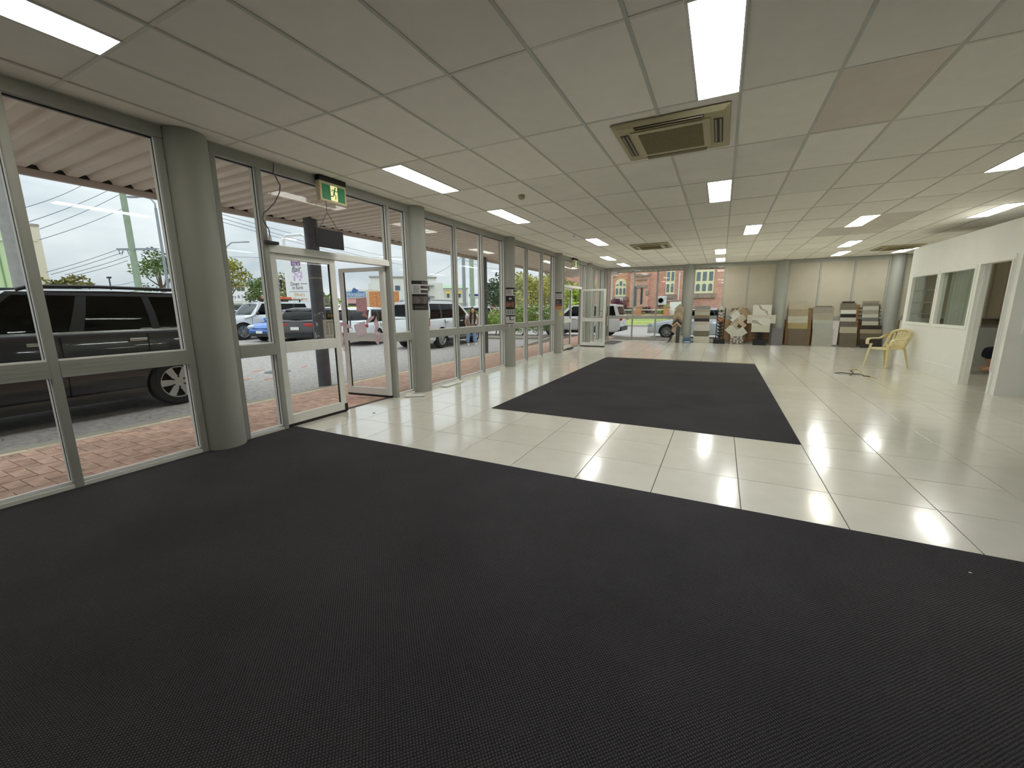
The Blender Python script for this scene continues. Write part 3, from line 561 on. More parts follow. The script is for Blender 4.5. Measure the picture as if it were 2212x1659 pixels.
# loose tiles on the floor by the columns
sp = mat('white_loose_tile', (226, 226, 216), .3)
MB().obox((-4.28, 5.00, .012), (.3, .16, .014), Matrix.Rotation(R(35), 3, 'Z')).build('loose_tile', sp, bevel=.002, label='loose white tile lying flat by the first poster column', cat='tile')
MB().obox((-4.33, 6.12, .012), (.14, .62, .016), Matrix.Rotation(R(3), 3, 'Z')).build('loose_tile', sp, bevel=.002, label='long loose white tile lying below the glass next to mullion', cat='tile')
# ------------------------------------------------------------------ tile displays along the far wall
def cmat(c, var=.06, rough=.5): return mat('tile_%02x%02x%02x' % c, c, rough, var=var, vscale=7)
def yl(z, base=17.26): return base+.16*min(z, 1.5)/1.5
def strip_board(name, label, rows, backer=None, base=17.26):
    x0 = min(r[0] for r in rows); x1 = max(r[1] for r in rows); zt = rows[0][3]
    t = thing(name, label, 'tile display', ((x0+x1)/2, base, 0), group='tile display boards along the far wall'); cx, cy = (x0+x1)/2, base
    if backer:
        b0, b1, zz, m = backer; b = MB(); b.ext([(b0-cx, yl(0, base)+.035-cy, 0), (b1-cx, yl(0, base)+.035-cy, 0), (b1-cx, yl(zz, base)+.035-cy, zz), (b0-cx, yl(zz, base)+.035-cy, zz)], (0, .018, 0)); b.build('back_board', m, t)
    for k, (a0, a1, z0, z1, c) in enumerate(rows):
        f = .022-.0035*k
        b = MB().ext([(a0-cx, yl(z0, base)+f-cy, z0), (a1-cx, yl(z0, base)+f-cy, z0), (a1-cx, yl(z1, base)+f-cy, z1), (a0-cx, yl(z1, base)+f-cy, z1)], (0, .012, 0)); b.build('tile', cmat(c), t)
    return t
def diamonds(t, rows, cx, cy, base):
    for k, (x, z, s, c, ang) in enumerate(rows):
        f = .03-.004*k; h = s/2; a = R(ang)
        P_ = [(x+h*(math.cos(a+q)*1.414), z+h*(math.sin(a+q)*1.414)) for q in (0, math.pi/2, math.pi, 1.5*math.pi)]
        MB().ext([(px-cx, yl(max(pz, 0), base)+f-cy, pz) for px, pz in P_], (0, .01, 0)).build('tile', cmat(c), t)
# 1 chevron stack
t = thing('chevron_display', 'tall narrow display of overlapping diamond tiles beside a column at the window', 'tile display', (-1.45, 17.02, 0), group='tile display boards along the far wall')
cc = [(150, 140, 122), (160, 146, 122), (140, 128, 112), (158, 140, 114), (178, 156, 124), (160, 138, 108), (112, 98, 84), (16, 16, 16), (182, 146, 108), (112, 100, 82), (158, 140, 124)]
diamonds(t, [(-1.43-.012*k*.6, 1.30-.083*k, .265, c, 0) for k, c in enumerate(cc)], -1.45, 17.02, 17.03)
MB().ext([(-.045, .0, 0), (.085, .0, 0), (.09, .03, .62), (-.04, .03, .62)], (0, -.02, 0)).build('stone_plank', mat('dark_speckled_stone', (58, 62, 64), .4, var=.4, vscale=50), t)
MB().box(-.16, -.06, .02, .04, 0, .28).build('board', mat('pale_board', (176, 170, 156), .7), t); MB().box(.10, .2, .02, .04, 0, .28).build('board', mat('pale_board', (176, 170, 156)), t)
MB().ext([(-.03, .07, .0), (.06, .07, .0), (.06, .2, 1.4), (-.03, .2, 1.4)], (0, .02, 0)).build('stand_post', BLK, t)
MB().tube([(-1.82, 17.05, .012), (-1.74, 17.05, .03), (-1.68, 17.08, .16), (-1.66, 17.12, .2)], [.008, .02, .035, .01], 7).build('black_bag', BLK, smooth=50, label='small black crumpled bag at the foot of the chevron tile stack', cat='bag')
bb = thing('patterned_box', 'low box with blue and white picture sides on floor beside column', 'box', (-1.1, 17.12, 0)); MB().box(-.14, .14, -.05, .12, 0, .18).build('carton', mat('blue_picture_print', (70, 100, 134), .5, var=.7, vscale=14), bb, bevel=.006); MB().box(-.1, .12, -.056, -.05, .03, .06).build('label_strip', WHT, bb)
MB().box(-.16, -.145, -.05, .1, 0, .21).build('side_board', WHT, bb)
# 2 strips by the window
strip_board('strip_display', 'wide stack of grey and white tile strips with one black strip, before the window', [(-.90, -.36, 1.28, 1.40, (124, 126, 116)), (-.90, -.365, 1.17, 1.28, (150, 142, 124)), (-.90, -.37, 1.05, 1.17, (164, 160, 144)), (-.90, -.37, .93, 1.05, (118, 102, 78)), (-.895, -.365, .81, .93, (32, 26, 26)), (-.895, -.36, .69, .81, (176, 170, 158)), (-.89, -.35, .58, .69, (186, 182, 172)), (-.89, -.34, .46, .58, (184, 182, 174)), (-.89, -.33, .27, .46, (100, 98, 76)), (-.87, -.32, .0, .255, (188, 184, 170))], (-.85, -.38, 1.36, BLK))
# 3 black metal V rack
t = thing('metal_rack', 'black metal V shaped tile rack, mostly empty, with an orange diamond tile', 'tile display', (.02, 17.25, 0), group='tile display boards along the far wall')
MB().box(-.2, .19, -.12, .1, 0, .17).build('base', BLK, t, bevel=.01)
b = MB()
for sx in (-.125, .125): b.ext([(sx-.014, .0, .15), (sx+.014, .0, .15), (sx+.014+(.0), .1, 1.31), (sx-.014, .1, 1.31)], (0, .025, 0))
b.build('upright', BLK, t)
for k in range(9):
    z = .20+k*.118; yy = .0+.1*(z-.15)/1.16-.005
    if k > 4:
        b = MB(); 
        for sg in (-1, 1): b.ext([(sg*.125, yy, z+.125), (sg*.125, yy, z+.10), (0, yy, z), (0, yy, z+.025)], (0, .012, 0))
        b.build('v_bar', BLK, t)
    else: MB().ext([(-.125, yy, z+.118), (.125, yy, z+.118), (0, yy, z)], (0, .012, 0)).build('v_plate', BLK, t)
diamonds(t, [(.0, 1.27, .2, (188, 184, 170), 0), (0, 1.12, .16, (190, 188, 182), 0), (0, 1.0, .16, (196, 194, 186), 0), (-.01, .88, .19, (190, 126, 78), 0)], .02, 17.25, 17.215)
MB().lathe([(.02, -.006), (.035, -.006), (.035, .006), (.02, .006), (.02, -.006)], 16, axis='Y', c=(0, .075, 1.22)).build('ring', BLK, t)
# 4 diagonal arrangement over a checked mosaic
t = thing('diagonal_display', 'display of tilted white and beige tiles above a checked mosaic sheet', 'tile display', (.6, 17.25, 0), group='tile display boards along the far wall')
MB().ext([(-.28, .05, .1), (.28, .05, .1), (.25, .16, 1.3), (-.25, .16, 1.3)], (0, .012, 0)).build('back_board', mat('brown_board', (112, 92, 68), .8), t)
def slab(cx, cz, w_, h_, ang, c, k):
    a = R(ang); P_ = []
    for sx, sz in ((-1, -1), (1, -1), (1, 1), (-1, 1)): P_.append((cx+(sx*w_*math.cos(a)-sz*h_*math.sin(a))/2, cz+(sx*w_*math.sin(a)+sz*h_*math.cos(a))/2))
    MB().ext([(x, .10*pz/1.4+.036-.004*k, pz) for x, pz in P_], (0, .009, 0)).build('tile', cmat(c), t)
for k, q in enumerate([(.05, 1.25, .36, .15, 45, (176, 160, 134)), (.18, 1.17, .36, .2, -42, (152, 132, 100)), (-.17, 1.13, .28, .16, 45, (176, 172, 154)), (-.08, 1.02, .28, .28, 45, (196, 196, 186)), (-.08, .90, .3, .26, 45, (200, 202, 194)), (.12, .95, .2, .24, 45, (184, 174, 154)), (-.08, .78, .3, .2, 45, (160, 148, 128)), (.12, .75, .32, .14, -42, (188, 166, 144)), (-.13, .66, .26, .14, 45, (176, 170, 148)), (-.1, .6, .26, .16, -42, (170, 164, 146)), (-.17, .47, .28, .42, 48, (190, 190, 174)), (.1, .42, .36, .28, 40, (194, 194, 180)), (-.02, .33, .4, .12, 0, (192, 192, 178))]): slab(*q, k)
for i in range(8):
    for j in range(5):
        MB().box(-.21+i*.053, -.16+i*.053, -.035, -.025, .012+j*.053, .06+j*.053).build('mosaic_tile', cmat([(196, 192, 184), (128, 114, 104), (136, 122, 112), (120, 110, 104)][0 if (i+2*j) % 4 == 0 or (i*j) % 5 == 4 else 1+(i+j) % 3], .02), t)
MB().box(-.215, .215, -.025, -.015, .0, .28).build('mosaic_backing', mat('mosaic_grey', (110, 100, 94), .8), t)
# 5 marble cross on a black rack
t = thing('marble_display', 'large veined white marble slabs crossed by a wide tile, on black rack', 'tile display', (1.31, 17.08, 0), group='tile display boards along the far wall')
def marble():
    m = mat('white_marble', (206, 206, 194), .12, var=.03, vscale=3); tt = m.node_tree; bb_ = tt.nodes['Principled BSDF']
    co = N(tt, 'ShaderNodeTexCoord').outputs['Object']; wv = N(tt, 'ShaderNodeTexWave', bands_direction='DIAGONAL'); wv.inputs['Scale'].default_value = .9; wv.inputs['Distortion'].default_value = 3.5; wv.inputs['Detail'].default_value = 4; wv.inputs['Detail Scale'].default_value = 2.5; tt.links.new(co, wv.inputs[0])
    cr = N(tt, 'ShaderNodeValToRGB'); cr.color_ramp.elements[0].position = 0; cr.color_ramp.elements[0].color = lin((150, 146, 132)); cr.color_ramp.elements[1].position = .1; cr.color_ramp.elements[1].color = lin((206, 206, 194)); tt.links.new(wv.outputs['Fac'], cr.inputs[0]); tt.links.new(cr.outputs[0], bb_.inputs['Base Color']); return m
MA = marble()
for k, (x0, x1, z0, z1, m) in enumerate([(-.285, .285, 1.28, 1.42, MA), (-.285, .285, .98, 1.31, MA), (-.44, .44, .77, 1.07, cmat((190, 184, 168), .03)), (-.285, .285, .66, .96, MA), (-.28, .285, .46, .70, mat('polished_cream_slab', (196, 194, 176), .08, spec=.6))]):
    f = .03-.005*k; MB().ext([(x0, .1*z0/1.4+f, z0), (x1, .1*z0/1.4+f, z0), (x1, .1*z1/1.4+f, z1), (x0, .1*z1/1.4+f, z1)], (0, .012, 0)).build('slab', m, t)
b = MB()
for z in (.20, .32, .43): b.box(-.29, .29, .0, .02, z-.01, z+.01)
for x in (-.13, 0, .12): b.box(x-.011, x+.011, .0, .02, .16, .46)
b.build('rack_bars', BLK, t); MB().box(-.2, .2, -.1, .1, 0, .2).build('base', BLK, t, bevel=.008); MB().ext([(-.08, .05, .2), (.08, .05, .2), (.08, .15, 1.3), (-.08, .15, 1.3)], (0, .02, 0)).build('rack_spine', BLK, t)
# grey polished sample
t = thing('grey_sample', 'small polished grey tile panel leaning against the column foot', 'tile', (1.84, 17.1, 0)); MB().ext([(-.165, 0, 0), (.165, 0, 0), (.165, .05, .6), (-.165, .05, .6)], (0, .014, 0)).build('slab', mat('polished_grey', (120, 118, 120), .06, spec=.7), t)
# 6-9 strip boards
BR = mat('timber_backing', (120, 92, 58), .7, var=.1, vscale=6)
strip_board('strip_display', 'stack of five beige strips ending in a dark brown slab', [(2.12, 2.70, 1.26, 1.47, (168, 158, 134)), (2.13, 2.705, 1.02, 1.26, (150, 138, 112)), (2.13, 2.71, .79, 1.02, (172, 168, 152)), (2.15, 2.72, .59, .79, (152, 136, 94)), (2.18, 2.76, .0, .59, (98, 86, 70))], (2.1, 2.82, 1.3, BR))
strip_board('strip_display', 'smooth stack of light grey strips and one big grey slab', [(2.83, 3.40, 1.12, 1.33, (138, 130, 118)), (2.84, 3.41, .90, 1.12, (152, 144, 126)), (2.85, 3.42, .79, .90, (164, 164, 152)), (2.86, 3.43, .6, .79, (156, 158, 150)), (2.88, 3.46, .0, .6, (160, 158, 146))], (2.9, 3.36, 1.36, mat('dark_board', (84, 74, 60), .8)))
strip_board('strip_display', 'tall stack of black, white and brown strips topped by a dark rail', [(3.61, 3.95, 1.45, 1.51, (46, 28, 16)), (3.58, 3.99, 1.23, 1.45, (104, 98, 82)), (3.60, 4.01, 1.10, 1.23, (196, 194, 182)), (3.60, 4.01, .98, 1.10, (14, 16, 18)), (3.60, 4.02, .85, .98, (176, 170, 158)), (3.61, 4.02, .67, .85, (94, 84, 74)), (3.62, 4.08, .47, .67, (170, 162, 142)), (3.65, 4.10, .0, .47, (98, 90, 76))], (3.64, 4.1, 1.4, BR))
t = strip_board('strip_display', 'stack of alternating grey strips on a rack with black side pegs', [(4.17, 4.57, 1.46, 1.52, (140, 132, 112)), (4.17, 4.57, 1.35, 1.46, (112, 106, 94)), (4.17, 4.58, 1.22, 1.35, (172, 168, 156)), (4.17, 4.58, 1.09, 1.22, (140, 136, 122)), (4.18, 4.59, .98, 1.09, (178, 176, 162)), (4.18, 4.60, .86, .98, (104, 100, 98)), (4.19, 4.61, .73, .86, (170, 166, 152)), (4.16, 4.70, .60, .73, (44, 32, 30)), (4.16, 4.71, .47, .60, (146, 134, 108)), (4.18, 4.73, .28, .47, (94, 86, 68)), (4.2, 4.74, .0, .28, (48, 40, 36))], (4.22, 4.62, 1.4, mat('dark_board', (84, 74, 60))))
b = MB()
for k in range(5): z = 1.29-.125*k; yy = yl(z)+.03-17.26; b.box(-.40+k*.004, .20+k*.006, yy, yy+.02, z-.012, z+.012)
b.build('side_pegs', BLK, t)
# ------------------------------------------------------------------ plastic garden armchair
CH = mat('cream_garden_plastic', (222, 208, 158), .38, var=.03, vscale=6)
ch = thing('garden_chair', 'cream plastic garden armchair with fan slatted back beside the white partition', 'chair', (3.42, 12.02, 0), R(212))
def slat(path, wv, th=.006):
    rings = []
    for p, (w0, ax, nrm) in zip(path, wv):
        p = Vector(p); a = Vector(ax).normalized()*w0; n_ = Vector(nrm).normalized()*th; rings.append([p-a-n_, p+a-n_, p+a+n_, p-a+n_])
    return MB().loft(rings)
sd = MB(); g = []   # seat: dished grid, x forward, y left
for i in range(9):
    x = -.2+.43*i/8; row = []
    for j in range(9):
        y = (-1+2*j/8)*(.215+.02*(i/8)); z = .43-.018*math.cos(y*6)*math.sin(math.pi*i/8)-(.03*((i-6)/2)**2 if i > 6 else 0)+.01*i/8; row.append((x, y, z))
    g.append(row)
sd.loft([[*r, *[(p[0], p[1], p[2]-.014) for p in reversed(r)]] for r in g]); sd.build('seat', CH, ch, smooth=50)
bk = lambda s, t_: Vector((-.19-.155*t_-.02*math.sin(t_*3)+.05*s*s, s*(.215+.015*t_), .43+.40*t_))   # back surface
rim = [bk(-1, 0.02)]+[bk(-1, q) for q in (.25, .5, .72)]+[bk(-.85, .88), bk(-.5, .97), bk(0, 1.0), bk(.5, .97), bk(.85, .88)]+[bk(1, q) for q in (.72, .5, .25)]+[bk(1, .02)]
MB().tube(rim, .03, 8).build('back_rim', CH, ch, smooth=60)
for k in range(6):
    s0 = (-.7+1.4*k/5)*.75; s1 = -.7+1.4*k/5; tt_ = .97-.16*abs(s1)
    slat([bk(s0, .0), bk(s0*1.1, .3), bk(s1*.95, .65), bk(s1, tt_)], [(.024, (0, 1, 0), (1, 0, .3))]*4, .006).build('back_slat', CH, ch, smooth=50)
slat([bk(-1, .08), bk(-.5, .06), bk(.5, .06), bk(1, .08)], [(.05, (0, 0, 1), (1, 0, 0))]*4, .006).build('back_slat', CH, ch, smooth=50)
for s in (-1, 1):
    arm = [bk(s, .74), Vector((-.2, s*.262, .69)), Vector((-.06, s*.28, .635)), Vector((.1, s*.285, .635)), Vector((.2, s*.282, .625)), Vector((.235, s*.275, .585)), Vector((.235, s*.265, .5))]
    slat(arm, [(.045, (.5, 0, 1), (0, 1, 0)), (.045, (.2, .6, 1), (0, -1, .6)), (.04, (0, 1, .3), (0, -.3, 1)), (.04, (0, 1, 0), (0, 0, 1)), (.038, (0, 1, 0), (.5, 0, 1)), (.036, (0, 1, 0), (1, 0, .3)), (.034, (0, 1, 0), (1, 0, 0))], .010).build('armrest', CH, ch, smooth=60)
    for fx, dx in ((.215, .055), (-.2, -.09)):
        top = Vector((fx, s*.225, .45 if fx < 0 else .52)); bot = Vector((fx+dx, s*.27, 0)); rings = []
        for q in (0, .5, 1):
            p = top.lerp(bot, q); a = .062*(1-q)+.026*q; d1_, d2_ = (-1 if fx > 0 else 1)*a, -s*a; e_ = .009
            rings.append([p, p+Vector((d1_, 0, 0)), p+Vector((d1_, -s*e_, 0)), p+Vector((math.copysign(e_, d1_), -s*e_, 0)), p+Vector((math.copysign(e_, d1_), d2_, 0)), p+Vector((0, d2_, 0))])
        MB().loft(rings).build('leg', CH, ch)
# strap offcuts on the floor, crumpled plastic by the office door
st = thing('packing_strap', 'tangle of cream and black packing strap lying on the white tiles', 'strap', (2.5, 10.5, .006))
def strap(px, m, nm, r=.008):
    P_ = [wz(u, v, .012)-Vector((2.5, 10.5, .006)) for u, v in px]; S = []
    for a_, b_ in zip(P_, P_[1:]): S += [a_.lerp(b_, q/3) for q in range(3)]
    MB().tube(S+[P_[-1]], r, 6).build(nm, m, st, smooth=60)
strap([(1803, 806), (1818, 805), (1834, 807), (1845, 808), (1858, 808), (1866, 812), (1878, 813), (1890, 814)], BLK, 'black_strap')
strap([(1801, 807), (1812, 810), (1826, 811), (1840, 813)], WHT, 'white_strap', .006); strap([(1836, 799), (1843, 798), (1853, 798), (1861, 803), (1868, 811), (1880, 813), (1889, 815), (1893, 817)], mat('cream_strap', (206, 192, 150), .6), 'cream_strap', .012)
strap([(1834, 812), (1843, 806), (1838, 800)], BLK, 'black_strap')
cpz = MB(); c0 = wz(2108, 806, 0)
gr = [[(c0.x-.3+.6*i/9+random.uniform(-.03, .03), c0.y-.35+.7*j/9+random.uniform(-.03, .03), max(.008, .05*random.random()*(1-abs(i-4.5)/5))) for j in range(10)] for i in range(10)]
cpz.add([q for r in gr for q in r], [(i*10+j, i*10+j+1, i*10+j+11, i*10+j+10) for i in range(9) for j in range(9)]).build('crumpled_plastic', glass('plastic_sheet', (.85, .85, .85), .2, 3), label='crumpled clear plastic sheet on the floor inside the office doorway', cat='plastic')
MB().obox(wz(2096, 1237, .009), (.012, .006, .003)).build('paper_scrap', PAPER, label='tiny white scrap lying on the front carpet', cat='scrap')
MB().obox(wz(808, 892, .004), (.03, .012, .006)).build('leaf_litter', mat('brown_leaf', (70, 56, 44), .8), label='tiny dark crumb on the tiles inside the open door', cat='crumb')
# ================================================================== THE STREET
GZ = -.16; PZ = -.05
ASPH = mat('grey_asphalt', (168, 161, 155), .9, var=.25, vscale=14, bump=.5, bscale=120, detail=10); CONC = mat('pale_concrete', (176, 168, 152), .85, var=.07, vscale=5, bump=.15, bscale=60)
MB().box(-220, 120, -90, 33.5, -1, GZ).build('road', ASPH, kind='structure')
MB().box(-220, -30, 33.5, 220, -1, GZ-.002).build('road_far', ASPH, kind='structure')
pth = MB().ext([(-6.42, -8, -1), (XW-.0, -8, -1), (XW, 17.4, -1), (14, 17.4, -1), (14, 20.2, -1), (-6.6, 20.2, -1), (-7.3, 19.0, -1), (-6.9, 16, -1), (-6.5, 13.4, -1), (-6.42, 12, -1)], (0, 0, 1+PZ-.015)).build('footpath', mat('sandy_joint', (120, 104, 88), .95, bump=.2), kind='structure')
k = MB(); kp = [(-6.5, -8), (-6.5, 12), (-6.58, 13.4), (-6.98, 16), (-7.38, 18.9), (-6.7, 20.25), (14, 20.25)]
kerb = thing('kerb', kind='structure')
for (ax, ay), (bx_, by) in zip(kp, kp[1:]):
    a = Vector((ax, ay, 0)); b_ = Vector((bx_, by, 0)); d = (b_-a).normalized(); n_ = Vector((-d.y, d.x, 0)); L_ = (b_-a).length; c = (a+b_)/2+n_*.02; M = Matrix((d, n_, Vector((0, 0, 1)))).transposed()
    MB().obox((c.x, c.y, (GZ-.3+PZ+.003)/2), (L_+.02, .16, PZ+.003-GZ+.3), M).build('kerb_stone', CONC, kerb)
BRM = mat('red_clay_paver', (216, 178, 158), .85, var=.18, vscale=9, bump=.2, bscale=90, rnd=.16); SOLD = mat('tan_paver', (230, 210, 182), .85, var=.1, vscale=9, bump=.2, bscale=90, rnd=.1)
bw, bl = .115, .23
bh = MB().box(-bl/2+.003, bl/2-.003, -bw/2+.003, bw/2-.003, -.04, 0).mesh('paver', BRM, bevel=.003)
br = []
for i in range(-2, 190):
    for jx in range(-2, 18):
        gx, gy = jx, i
        mm = (gx-gy) % 4
        X0 = XW-.06-1.79+gx*bw; Y0 = -1.5+gy*bw
        if mm == 0 and jx < 17: br.append((X0+bl/2, Y0+bw/2, 0))
        elif mm == 3: br.append((X0+bw/2, Y0+bl/2, 1))
br = [b for b in br if b[0] > -6.42 and b[0] < XW-.04]
br.sort(key=lambda b: (0 if b[1] > .55 else 1, (b[0])**2+(b[1])**2))
restb = MB()
for q, (x, y, r_) in enumerate(br):
    if q < 290: link(bh, 'brick', pth, loc=(x, y, PZ+random.uniform(-.003, .002)), rot=(0, 0, (R(90) if r_ else 0)+random.uniform(-.015, .015)))
    else:
        hx, hy = (bw/2-.003, bl/2-.003) if r_ else (bl/2-.003, bw/2-.003); z = PZ+random.uniform(-.003, .002); restb.box(x-hx, x+hx, y-hy, y+hy, -.1, z)
restb.build('distant_bricks', BRM, pth, kind='stuff')
sm_ = MB().box(-.052, .052, -.112, .112, -.04, 0).mesh('edge_paver', SOLD, bevel=.003); eb = MB()
for q in range(88):
    y = -2.0+q*.23
    if y > 13.2: break
    if .8 < y < 6: link(sm_, 'edge_brick', pth, loc=(-6.38, y, PZ+.004), rot=(0, 0, random.uniform(-.01, .01)))
    else: eb.box(-6.432, -6.328, y-.112, y+.112, -.1, PZ+.004)
eb.build('distant_edge_bricks', SOLD, pth, kind='stuff')
# leaf litter in the gutter and on the pavers
lt = MB()
for q in range(420):
    y = random.uniform(.6, 13); x = random.choice([random.gauss(-6.8, .16), random.uniform(-6.3, -4.7), random.gauss(-6.95, .3)]) ; z = (PZ if x > -6.6 else GZ)+.006; s = random.uniform(.008, .03)
    if random.random() < .35 and x > -6.6: continue
    a = random.uniform(0, 6.3); lt.add([(x+s*math.cos(a), y+s*math.sin(a), z), (x+.4*s*math.cos(a+1.6), y+.4*s*math.sin(a+1.6), z+.006), (x-s*math.cos(a), y-s*math.sin(a), z), (x+.4*s*math.cos(a-1.6), y+.4*s*math.sin(a-1.6), z+.004)], [(0, 1, 2, 3)], random.choice([0, 0, 1]))
lt.build('leaf_litter', [mat('pale_litter', (196, 184, 160), .8), mat('dark_litter', (66, 54, 46), .8)], kind='stuff', label='dry leaves and scraps scattered along the gutter and pavers', cat='leaves')
rm_ = thing('road_marks', 'orange and white paint marks sprayed on the asphalt', 'marking', (-9.6, 8.5, GZ))
for u, v, l_, w_, nm in ((557, 801, .45, .06, 'o'), (658, 792, .3, .05, 'o'), (530, 820, .35, .07, 'o'), (582, 818, .35, .05, 'o')): p = wz(u, v, GZ+.004)-rm_.location; MB().obox(p, (w_, l_, .004), Matrix.Rotation(R(25), 3, 'Z')).build('paint_mark', mat('orange_paint', (206, 128, 84), .8, var=.2, vscale=30), rm_)
p = wz(600, 803, GZ+.004); MB().lathe([(.001, .004), (.28, .004), (.3, 0)], 24, c=p).build('manhole_cover', mat('iron_cover', (96, 94, 92), .7, var=.2), label='round dark iron cover set in the asphalt road', cat='manhole')
# awning over the footpath: corrugated soffit, fascia, posts
CAN = mat('corrugated_soffit_steel', (232, 221, 208), .55, var=.04, vscale=2); FAS = mat('fascia_pale_mauve', (214, 200, 196), .5)
aw = thing('awning', 'corrugated steel awning with fascia over the brick footpath', 'awning', (-5.8, 5, 2.95)); b = MB(); prof = []
y = -7.0
while y < 21: prof += [(y, 0), (y+.10, 0), (y+.125, .045), (y+.185, .045)]; y += .21
rings = [[(x, py-5, z+pz) for py, pz in prof]+[(x, py-5, z+pz+.006) for py, pz in reversed(prof)] for x, z in ((-1.2, .0), (1.24, .03))]
b.loft(rings).build('soffit_sheet', CAN, aw)
MB().box(-1.26, -1.2, -12, 16.0, -.075, .16).build('fascia', FAS, aw, bevel=.01)
MB().box(-1.2, -1.19, -12, 16, .0, .14).build('rib_shade_board', BLK, aw); MB().box(-1.18, -1.06, -12, 16, .075, .16).build('purlin', FAS, aw)  # black board paints the shade at the open ends of the soffit ribs
aw2 = thing('awning', 'corrugated awning edge above the rear windows facing the brick church', 'awning', (3, 18.4, 2.93)); b = MB(); prof = []; x = -7.4
while x < 7: prof += [(x, 0), (x+.10, 0), (x+.125, .04), (x+.185, .04)]; x += .21
b.loft([[(px, yy, pz+z) for px, pz in prof]+[(px, yy, pz+z+.006) for px, pz in reversed(prof)] for yy, z in ((-.85, .03), (.9, 0))]).build('soffit_sheet', mat('pale_soffit', (226, 218, 196), .55), aw2)
MB().box(-7.4, 7, .9, .95, -.03, .16).build('fascia', FAS, aw2)
MB().box(XW-.15, XR, YB+.05, YB+.2, ZC, 3.3).build('parapet', FAS, kind='structure'); MB().box(XW-.2, XW-.06, YF, YB+.2, ZC, 3.4).build('parapet_left', FAS, kind='structure')
POST = mat('dark_grey_post_paint', (96, 99, 108), .5, var=.15, vscale=7)
for n, (x, y, lb) in enumerate(((-6.66, 5.22, 'dark grey awning post with scuffed paint outside the front double door'), (-6.85, 11.55, 'dark grey awning post between hedge and the person by the car'))):
    t = thing('awning_post', lb, 'post', (x, y, PZ-.02), group='round awning posts'); MB().cyl((0, 0, 0), (0, 0, 3.1), .115, n=24).build('tube', POST, t, smooth=40); MB().cyl((0, 0, 2.0), (0, 0, 2.015), .1165, n=24).build('band', CONC, t)
    if n == 0:
        b = MB()
        for q in range(16):
            a = random.uniform(-1.9, .3); z = random.uniform(.95, 1.5); b.obox((.1155*math.cos(a), .1155*math.sin(a), z), (.003, random.uniform(.008, .03), random.uniform(.015, .05)), Matrix.Rotation(a, 3, 'Z'))
        b.build('sticker_residue', mat('residue', (190, 188, 186), .8), t)
# ------------------------------------------------------------------ cars
TYRE = mat('tyre_rubber', (26, 26, 27), .85); RIM = mat('alloy_rim', (190, 190, 188), .3, .7); RIMD = mat('wheel_dark', (20, 20, 21), .6); SEAT = mat('car_interior', (30, 30, 32), .8); TRIM = mat('car_black_trim', (24, 25, 27), .5)
HEADL = mat('headlamp', (206, 212, 214), .15, .2); TAILL = mat('tail_lamp_red', (176, 22, 26), .2, coat=.5); PLATE = mat('number_plate', (226, 226, 220), .5); WELL = mat('wheel_well', (12, 12, 13), .9); GRIL = mat('grille_black', (18, 19, 21), .4)
def paint(name, c): return mat('car_paint_'+name, c, .28, coat=1.0, spec=.5)
def wheel_meshes(r, wd_, ns, style=0):
    ty = MB().lathe([(r*.68, -wd_/2), (r*.93, -wd_/2), (r, -wd_/2+.03), (r, wd_/2-.03), (r*.93, wd_/2), (r*.68, wd_/2), (r*.64, wd_/2-.03), (r*.62, -wd_/2+.03), (r*.68, -wd_/2)], 32, 'Y').mesh('tyre', TYRE, 40)
    b = MB().lathe([(r*.62, wd_/2-.03), (r*.68, wd_/2-.004), (r*.645, wd_/2-.004), (r*.6, wd_/2-.05), (r*.62, wd_/2-.03)], 32, 'Y')
    b.lathe([(.001, wd_/2-.012), (r*.17, wd_/2-.012), (r*.2, wd_/2-.06), (.001, wd_/2-.06)], 16, 'Y')
    b.lathe([(.001, wd_/2-.08), (r*.62, wd_/2-.08), (r*.62, wd_/2-.1), (.001, wd_/2-.1)], 24, 'Y', mi=1)
    for q in range(ns):
        a = 2*math.pi*q/ns; c, s_ = math.cos(a), math.sin(a); P_ = lambda rad, t_, y: (c*rad-s_*t_, y, s_*rad+c*t_)
        wi, wo = (r*.10, r*.14) if style == 0 else (r*.03, r*.045)
        for sg in ((0,) if style == 0 else (-1, 1)):
            o_ = sg*r*.06; oo = sg*r*.10
            b.loft([[P_(r*.12, o_-wi, wd_/2-.014), P_(r*.12, o_+wi, wd_/2-.014), P_(r*.12, o_+wi, wd_/2-.05), P_(r*.12, o_-wi, wd_/2-.05)], [P_(r*.64, oo-wo, wd_/2-.012), P_(r*.64, oo+wo, wd_/2-.012), P_(r*.64, oo+wo, wd_/2-.05), P_(r*.64, oo-wo, wd_/2-.05)]])
    if style == 0:
        for q in range(6): a = 2*math.pi*(q+.5)/6; b.lathe([(.001, wd_/2-.004), (r*.035, wd_/2-.004), (r*.035, wd_/2-.02)], 8, 'Y', c=(math.cos(a)*r*.22, 0, math.sin(a)*r*.22), mi=1)
    return ty, b.mesh('rim', [RIM, RIMD], 35)
